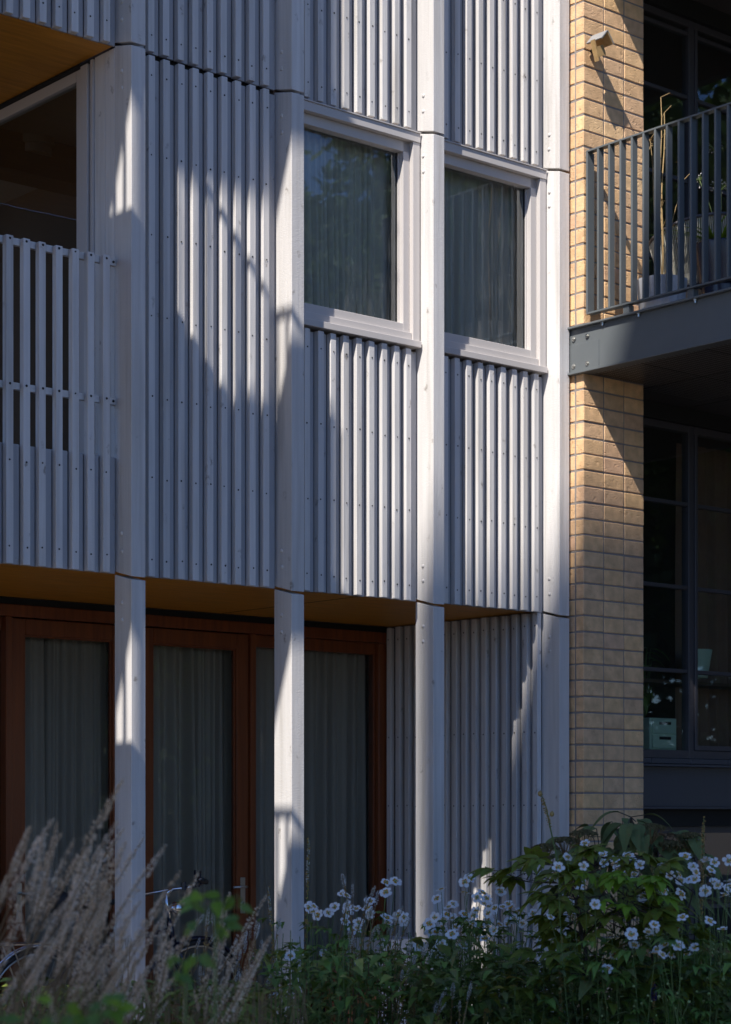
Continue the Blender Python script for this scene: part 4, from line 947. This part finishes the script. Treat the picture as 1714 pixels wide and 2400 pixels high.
# chestnut-like shrub with palmate leaves
def palmate(seed, n=5, L=.12, mat=LCHEST, droop=.4):
    rs = random.Random(seed); m = MB(); st_ = Vector((0, .10, .01)); m.tube([(0, 0, 0), (0, .05, .012), tuple(st_)], .0018, TWIG, 4)
    for i in range(n):
        a = (i - (n - 1) / 2) * (2.3 / (n - 1) * 1.1) + rs.uniform(-.1, .1); l_ = L * (1 - .28 * abs(i - (n - 1) / 2) / (n / 2)) * rs.uniform(.85, 1.1)
        m.leaf(st_, (math.sin(a), math.cos(a), rs.uniform(-.1, .15)), (0, 0, 1), l_, l_ * .40, mat, droop * rs.uniform(.5, 1.4), 6, .22, .85)
    return m.mesh('palmate_leaf')
PAL = [palmate(s, 5 + s % 3, .115 + .01 * (s % 4)) for s in range(8)]; PALB = [palmate(50 + s, 5, .12, LBRIGHT, .45) for s in range(3)]
cs = thing('chestnut_shrub', 'open shrub with hand shaped leaves browning at their edges, in front of the anemones', 'shrub', (*view_xy(1420, 9.2), .05))
m = MB(); tips = []
base = Vector((*view_xy(1425, 9.2), .05)); fork = view_pt(1385, 2285, 9.2); fk2 = view_pt(1350, 2110, 9.2)
m.tube([base, fork, view_pt(1365, 2200, 9.2), fk2], [.014, .012, .010, .007], TWIG, 7)
b2 = view_pt(1530, 2320, 9.1); m.tube([Vector((*view_xy(1520, 9.1), .05)), b2, view_pt(1530, 2220, 9.1)], [.012, .010, .008], TWIG, 7); m.tube([b2, view_pt(1600, 2180, 9.2), view_pt(1625, 2090, 9.2)], [.009, .006, .003], TWIG, 6)
leafpts = []
for i in range(125):
    while True:
        px, py = rnd(1150, 1600), rnd(1985, 2330)
        u = (px - 1400) / 270; top = 1995 + 55 * abs(u) ** 1.6 + (25 if px < 1250 else 0)
        if py > top and (py < 2200 or random.random() < .3) and not (px < 1300 and 2070 < py < 2230) and not (px > 1540 and py < 2110): break
    leafpts.append((px, py, rnd(8.9, 9.6), 0))
for px, py in z7([(890, 330), (960, 300), (1000, 350), (1040, 340), (1100, 350), (1170, 380), (1040, 400), (1165, 440), (980, 490), (1060, 500), (920, 480), (1130, 370)]): leafpts.append((px, py, rnd(8.8, 9.0), 1))
hubs = [fork, fk2, view_pt(1365, 2200, 9.2), view_pt(1530, 2220, 9.1), b2, view_pt(1600, 2180, 9.2), view_pt(1625, 2090, 9.2)]
tw_ = []
for px, py, Z, br in leafpts:
    p = view_pt(px, py, Z); c = min(hubs + tw_[-40:], key=lambda h: (h - p).length + (0 if h.z < p.z else .3))
    m.tube(stem_curve(c, p, .02, 3), [.0035, .003, .0022, .0016], TWIG, 4); tw_.append(p)
    out = Vector((p.x - base.x, p.y - base.y, 0)).normalized() + TOCAM * rnd(.0, .9) + Vector((rnd(-.8, .8), rnd(-.8, .8), rnd(-.35, .25)))
    q = out.to_track_quat('Y', 'Z') @ Quaternion((0, 1, 0), rnd(-.5, .5))
    lf = link('leaf', random.choice(PALB if br else PAL), cs, p, q); s_ = rnd(.75, 1.15); lf.scale = (s_,) * 3
    if br: lf['label'] = 'bright green young leaf'
m.build('branches', cs)

# hydrangea with drooping felted leaves and dry flat heads
hy = thing('hydrangea_shrub', 'dark hydrangea with drooping felted leaves and dried flat flower heads by the brick pier', 'shrub', (*view_xy(1480, 10.6), .05))
m = MB(); hb_ = Vector((*view_xy(1480, 10.6), .05)); trunk = [hb_, view_pt(1475, 2150, 10.5), view_pt(1478, 2000, 10.5), view_pt(1479, 1915, 10.5)]; m.tube(trunk, [.014, .011, .008, .004], BARK, 7)
hl_ = []
for i in range(9):
    m_ = MB(); rs = random.Random(i); L = rs.uniform(.14, .19); m_.leaf((0, 0, 0), (0, 1, .2), (0, 0, 1), L, L * .42, LHYD, rs.uniform(.5, 1.0), 7, .25, .8); hl_.append(m_.mesh('hydrangea_leaf'))
for i in range(110):
    while True:
        px, py = rnd(1300, 1660), rnd(1915, 2110); u = (px - 1475) / 190
        if py > 1912 + 75 * u * u: break
    p = view_pt(px, py, rnd(10.2, 10.8)); c = min(trunk + [view_pt(1400, 2030, 10.5), view_pt(1560, 2040, 10.5)], key=lambda h: (h - p).length + (0 if h.z < p.z else .2))
    m.tube(stem_curve(c, p, .02, 3), [.004, .003, .0025, .002], BARK, 4)
    out = Vector((p.x - hb_.x, p.y - hb_.y, 0)) * 3 + TOCAM * rnd(0, .8) + Vector((rnd(-.8, .8), rnd(-.8, .8), rnd(-.5, .2)))
    lf = link('leaf', random.choice(hl_), hy, p, out.to_track_quat('Y', 'Z') @ Quaternion((0, 1, 0), rnd(-.4, .4)))
for (px, py, dx, dy) in ((1455, 1905, -1, -.1), (1510, 1910, 1, -.2), (1490, 1925, .6, -.6), (1470, 1935, -.8, -.5)):
    p = view_pt(px, py, 10.4); lf = link('leaf', hl_[0], hy, p, (CR * dx + Vector((0, 0, dy * .3 + .1)) + TOCAM * .2).to_track_quat('Y', 'Z'))
    m.tube([trunk[3], p], .003, BARK, 4)
m.build('branches', hy)
for a, b in ((250, 1230), (395, 1180), (530, 1125), (1035, 1080), (1175, 1205), (1315, 1145)):
    c = view_pt(1200 + a * .3165, 1600 + b * .3165, 10.3); m = MB()
    for j in range(230):
        aa = rnd(0, 2 * PI); rr = .072 * math.sqrt(rnd(0, 1)); p = c + Vector((rr * math.cos(aa), rr * math.sin(aa), .022 * (1 - (rr / .072) ** 2) + rnd(-.004, .004)))
        s_ = rnd(.0025, .005); m.box(p.x - s_, p.x + s_, p.y - s_, p.y + s_, p.z - s_, p.z + s_, HEADM)
    for j in range(22):
        aa = rnd(0, 2 * PI); rr = rnd(.03, .075); m.tube([c + Vector((0, 0, -.08)), c + Vector((rr * math.cos(aa), rr * math.sin(aa), 0))], .0014, BSTEM, 4)
    for j in range(9):
        aa = rnd(0, 2 * PI); p = c + Vector((.085 * math.cos(aa), .085 * math.sin(aa), -.008))
        for q_ in range(4): m.leaf(p, (math.cos(aa + q_ * 1.57), math.sin(aa + q_ * 1.57), -.2), (0, 0, 1), .014, .012, HEADM, .3, 2)
    m.tube([c + Vector((0, 0, -.08)), (c + trunk[2]) / 2 + Vector((0, 0, -.08)), trunk[2] if abs(a - 900) > 300 else trunk[3]], .003, BARK, 5)
    m.build('flower_head', hy, c)

# fleecy spikes: shared spike meshes along +z
def spike_mesh(seed, L, r, mat, n, core, fluff):
    rs = random.Random(seed); m = MB(); m.tube([(0, 0, -.02), (.01 * rs.uniform(-1, 1), 0, L * .5), (0, 0, L)], [.0022, .0016, .0008], core, 4)
    for i in range(n):
        t = rs.random() ** .8; z = L * t; rr = r * math.sin(PI * min(1, .12 + t * .86)) ** .6; a = rs.uniform(0, 2 * PI)
        d = Vector((math.cos(a), math.sin(a), rs.uniform(.1, .9))); p = Vector((0, 0, z)) + Vector((d.x, d.y, 0)) * rr * rs.uniform(.0, .5)
        e = p + d.normalized() * rr * rs.uniform(.5, 1.0); s_ = d.orthogonal().normalized() * fluff * rs.uniform(.6, 1.2)
        m.face([p, (p + e) / 2 + s_, e, (p + e) / 2 - s_], mat)
    return m.mesh('spike')
FSP = [spike_mesh(s, rnd(.15, .28), .0135, FLUFF, 230, BSTEM, .0038) for s in range(8)]
WSP = [spike_mesh(40 + s, rnd(.055, .10), .0105, WFLUFF, 170, BSTEM, .0016) for s in range(6)]
def place_spike(t, p, d, pool, sc=1.0):
    q = Vector((0, 0, 1)).rotation_difference(d.normalized()) @ Quaternion((0, 0, 1), rnd(0, 6)); f = link('flower_spike', random.choice(pool), t, p, q); f.scale = (sc, sc, sc); return f
fleece_lab = {0: 'fleecy pinkish grey flower spikes leaning right, leftmost and nearest in the border', 1: 'fleecy grey flower spikes leaning right before the left glazed door', 2: 'tall fleecy spikes in front of the left post and bicycle wheel', 3: 'sparse fleecy spikes below the door handle right of the bicycle'}
regions = {0: (-30, 190, 2020, 2380, 5.6, 29), 1: (140, 290, 2080, 2380, 6.0, 24), 2: (240, 390, 2150, 2400, 6.4, 17), 3: (440, 560, 2150, 2400, 6.8, 12)}
for k, (xa, xb, ya, yb, Z, cnt) in regions.items():
    bx_, by_ = view_xy((xa + xb) / 2 - 120, Z); t = thing('fleece_flower', fleece_lab[k], 'flowering plant', (bx_, by_, .05), 'fleecy flower spikes at the left')
    sm = MB()
    for i in range(cnt):
        px = rnd(xa, xb); py = ya + (yb - ya) * rnd(0, 1) ** .62 + (40 if k == 3 else 0); Zi = Z + rnd(-.5, .5); tip = view_pt(px, py, Zi)
        lean = (CR * rnd(.1, .75) + Vector((0, 0, 1)) + TOCAM * rnd(-.2, .2)).normalized()
        sp_m = place_spike(t, tip, lean, FSP, rnd(.7, 1.15))
        b = Vector((tip.x - CR.x * rnd(.15, .35), tip.y - CR.y * rnd(.15, .35), .05)); mid = tip - lean * .25
        sm.tube([b, b.lerp(mid, .5) + Vector((0, 0, .1)), mid, tip + lean * .02], [.003, .0026, .0022, .0018], BSTEM, 5)
        if i % 2 == 0:
            side = tip - lean * rnd(.05, .2); d2 = (lean + CR * rnd(-.5, .5)).normalized(); place_spike(t, side, d2, FSP, rnd(.4, .7))
        for j in range(3):
            p = b.lerp(mid, rnd(.3, .95)); a = rnd(0, 2 * PI); sm.leaf(p, (math.cos(a), math.sin(a), rnd(.2, 1)), (0, 0, 1), rnd(.06, .14), rnd(.008, .02), GRASSM, .5, 3)
    sm.build('stems', t)
# white bottlebrush spikes, in focus, mid border
wreg = [('white bottlebrush spikes on brown stems right of the bicycle', (450, 560, 2165, 2330, 9.2, 16)), ('white bottlebrush spikes at the foot of the sunlit second post', (545, 660, 2160, 2330, 9.4, 16)),
        ('white bottlebrush spikes standing among the middle anemones', (800, 960, 2075, 2270, 9.4, 18)), ('white bottlebrush spikes in front of the third post foot', (930, 1030, 2230, 2330, 9.0, 9)), ('short white bottlebrush spikes low beside the fern', (1010, 1110, 2330, 2400, 8.8, 8)),
        ('bottlebrush spikes rising at the left post edge', (262, 312, 2150, 2250, 9.0, 5))]
for lab, (xa, xb, ya, yb, Z, cnt) in wreg:
    t = thing('bottlebrush_plant', lab, 'flowering plant', (*view_xy((xa + xb) / 2, Z), .05), 'white bottlebrush spikes'); sm = MB(); bb = W[t]
    for i in range(cnt):
        tip = view_pt(rnd(xa, xb), rnd(ya, yb), Z + rnd(-.2, .2)); lean = (Vector((rnd(-.3, .3), rnd(-.3, .3), 1)) + CR * rnd(.0, .35)).normalized(); place_spike(t, tip, lean, WSP, rnd(.8, 1.15))
        b = bb.lerp(Vector((tip.x, tip.y, .05)), .7); pts = [b, b.lerp(tip - lean * .2, .5), tip - lean * .2, tip]; sm.tube(pts, [.003, .0028, .0025, .002], BSTEM, 5)
        for j in range(26):
            q_ = rnd(0, 1); p = (tip - lean * .35).lerp(tip, q_); d = Vector((rnd(-1, 1), rnd(-1, 1), rnd(.3, 1))).normalized(); s_ = .0022; e = p + d * .006; sm.box(e.x - s_, e.x + s_, e.y - s_, e.y + s_, e.z - s_, e.z + s_, SEEDM)
    sm.build('stems', t)
def tall_spire(px, pyt, pyb, Z, label, lean=.0, fl=WFLUFF, frac=.45, r=.010, cat='flowering plant', name='flower_spire', dens=260):
    top = view_pt(px, pyt, Z); bot = view_pt(px - lean, pyb, Z); bot.z = .05; t = thing(name, label, cat, bot); m = MB()
    m.tube([bot, bot.lerp(top, .5) + Vector((.01, 0, 0)), top], [.005, .004, .0015], GSTEM, 5)
    for j in range(80):
        p = bot.lerp(top, rnd(.45, 1)); d = Vector((rnd(-1, 1), rnd(-1, 1), .6)).normalized(); e = p + d * .007; s_ = .003; m.box(e.x - s_, e.x + s_, e.y - s_, e.y + s_, e.z - s_, e.z + s_, SEEDM)
    m.build('stem', t); m = MB(); Lh = (top - bot).length
    for j in range(dens):
        q_ = 1 - frac * rnd(0, 1) ** 1.0 * .35; p = bot.lerp(top, q_); rr = r * min(1, (1 - q_) / .06 + .25); d = Vector((rnd(-1, 1), rnd(-1, 1), rnd(.2, 1))).normalized(); e = p + d * rr; s_ = d.orthogonal() * .0018
        m.face([p, (p + e) / 2 + s_, e, (p + e) / 2 - s_], fl)
    m.build('flower_spike', t)
tall_spire(724, 1967, 2330, 9.6, 'tall slender white flower spire crossing the edge of the sunlit post', 20)
tall_spire(629, 2080, 2330, 9.6, 'arching white spire left of the sunlit post leaning outward', -45, r=.009)
tall_spire(1650, 1915, 2130, 9.8, 'dry brown seed spire standing before the dark lintel beam', 20, fl=SEEDM, r=.014, frac=.9, dens=500)
tall_spire(1530, 2000, 2130, 9.8, 'short dry brown spire in the anemones right of the hydrangea', 0, fl=SEEDM, r=.011, frac=.6)
tall_spire(1316, 2195, 2390, 8.9, 'dull brown seed spire low in front of the chestnut shrub', 5, fl=SEEDM, r=.012, frac=.9)
tall_spire(1533, 2305, 2400, 8.8, 'purple flower spire at the bottom right of the border', 0, fl=PURP, r=.016, frac=.3, dens=500)
# stalk with two round seed pods
sd = thing('seed_stalk', 'green stalk carrying two round tan seed pods in front of the last post', 'plant', (*view_xy(1312, 9.8), .05)); m = MB()
pts = [Vector((*view_xy(1325, 9.8), .05)), view_pt(1315, 2080, 9.8), view_pt(1303, 2000, 9.8), view_pt(1290, 1940, 9.8), view_pt(1280, 1890, 9.8), view_pt(1270, 1864, 9.8)]; m.tube(pts, [.005, .005, .0045, .004, .003, .002], GSTEM, 6)
for j in range(70):
    p = pts[3].lerp(pts[5], rnd(0, 1)); d = Vector((rnd(-1, 1), rnd(-1, 1), .3)).normalized() * .008; s_ = .0022; p = p + d; m.box(p.x - s_, p.x + s_, p.y - s_, p.y + s_, p.z - s_, p.z + s_, SEEDM)
m.build('stem', sd)
for px, py in ((1266, 1860), (1294, 1908)):
    m = MB(); p = view_pt(px, py, 9.8); m.lathe(p, [(0, -.014), (.009, -.009), (.0115, 0), (.009, .009), (.003, .014), (0, .017)], SEEDM, 12, axis=(.3, 0, 1)); m.build('seed_pod', sd, p, True)
# fern
fe = thing('fern', 'bright green fern at the bottom edge below the chestnut shrub', 'fern', (*view_xy(1250, 8.7), .05)); fb_ = W[fe]
for i, (px, py) in enumerate([(1160, 2372), (1190, 2362), (1215, 2345), (1250, 2350), (1300, 2385), (1150, 2400), (1275, 2370), (1228, 2380)]):
    m = MB(); tip = view_pt(px, py, 8.6 + rnd(-.15, .15)); mid = fb_.lerp(tip, .5) + Vector((0, 0, .22)); pts = [(fb_.lerp(mid, s_)).lerp(mid.lerp(tip, s_), s_) for s_ in [q / 22 for q in range(23)]]; m.tube(pts, .002, GSTEM, 4)
    for j in range(3, 23):
        d = (pts[j] - pts[j - 1]).normalized(); sd_ = d.cross(Vector((0, 0, 1))).normalized(); L = .075 * math.sin(PI * (j / 23) ** .8) + .008
        for s_ in (-1, 1): m.leaf(pts[j], sd_ * s_ + d * .35, (0, 0, 1), L, .014, FERNM, .25, 4, .1, .4)
    m.build('frond', fe)
# blurred near leaves at lower left
for i, (pxc, pyc, Z, cnt, sp, lab) in enumerate([(505, 2140, 4.6, 16, 60, 'out of focus green sprig leaning in front of the right door stile'), (435, 2260, 4.4, 7, 40, 'out of focus single green leaves low before the bicycle'), (120, 2385, 4.0, 9, 70, 'out of focus broad green leaves in the bottom left corner'), (235, 2390, 4.0, 9, 60, 'out of focus green and yellow leaves at the bottom edge near the left post')]):
    t = thing('leafy_sprig', lab, 'plant', (*view_xy(pxc, Z), .05), 'near leafy sprigs'); m = MB(); c = view_pt(pxc, pyc, Z); m.tube([W[t], c + Vector((0, 0, -.1)), c], .003, GSTEM, 5)
    for j in range(cnt):
        p = c + CR * rnd(-sp, sp) / F_PX * Z + Vector((0, 0, rnd(-sp, sp) / F_PX * Z * .7)); m.tube([c, p], .0012, GSTEM, 4); d = CR * rnd(-1, 1) + Vector((0, 0, rnd(-.6, .3))) + TOCAM * rnd(-.5, .5)
        m.leaf(p, d, TOCAM + Vector((0, 0, .6)), rnd(.035, .06), rnd(.018, .03), LBRIGHT if j % 3 == 0 else LANEM, .3, 5)
    m.build('leaves', t)

# undergrowth
def undergrowth(n, fn, mats, label_name, seg=3):
    m = MB()
    for i in range(n):
        p, L = fn(); a = rnd(0, 2 * PI); d = Vector((math.cos(a), math.sin(a), rnd(-.2, .7))) + TOCAM * .3
        mt = random.choice(mats); m.leaf(p, d, (rnd(-.3, .3), rnd(-.3, .3), 1), L, L * rnd(.35, .6), mt, rnd(.2, .8), seg, .3, .7)
    return tag(m.build(label_name), kind='stuff')
def f_right():
    px = rnd(960, 1760); Z = rnd(8.6, 10.9); top = 2250 if px > 1130 else 2270
    py = rnd(top, 2420) if random.random() < .8 else rnd(2190, 2420); 
    return view_pt(px, py, Z), rnd(.05, .12)
def f_mid():
    px = rnd(600, 1060); Z = rnd(8.6, 10.6); py = rnd(2225, 2420); return view_pt(px, py, Z), rnd(.04, .10)
def f_left():
    px = rnd(-60, 640); Z = rnd(7.2, 9.8); py = rnd(2300, 2440); return view_pt(px, py, Z), rnd(.04, .10)
undergrowth(3000, f_right, [LUNDER, LUNDER, LANEM, LHYD, LCHEST], 'undergrowth')
undergrowth(1150, f_mid, [LUNDER, LANEM, LANEM, GRASSM], 'undergrowth')
undergrowth(900, f_left, [LUNDER, GRASSM], 'undergrowth')
m = MB()
for i in range(500):
    px = rnd(-60, 720); Z = rnd(6.5, 9.6); tip = view_pt(px, rnd(2280, 2420), Z); b = Vector((tip.x + rnd(-.1, .1), tip.y + rnd(-.1, .1), .05)); m.tube([b, tip], .0016, BSTEM, 3, False)
    a = rnd(0, 2 * PI); m.leaf(tip - Vector((0, 0, .05)), (math.cos(a), math.sin(a), .3), (0, 0, 1), rnd(.06, .16), rnd(.008, .016), GRASSM, .6, 4)
for i in range(420):
    px = rnd(650, 1720); Z = rnd(8.8, 10.6); tip = view_pt(px, rnd(2180, 2420), Z); m.tube([Vector((tip.x + rnd(-.06, .06), tip.y + rnd(-.06, .06), .05)), tip], .0022, GSTEM, 3, False)
tag(m.build('ground_cover'), kind='stuff')
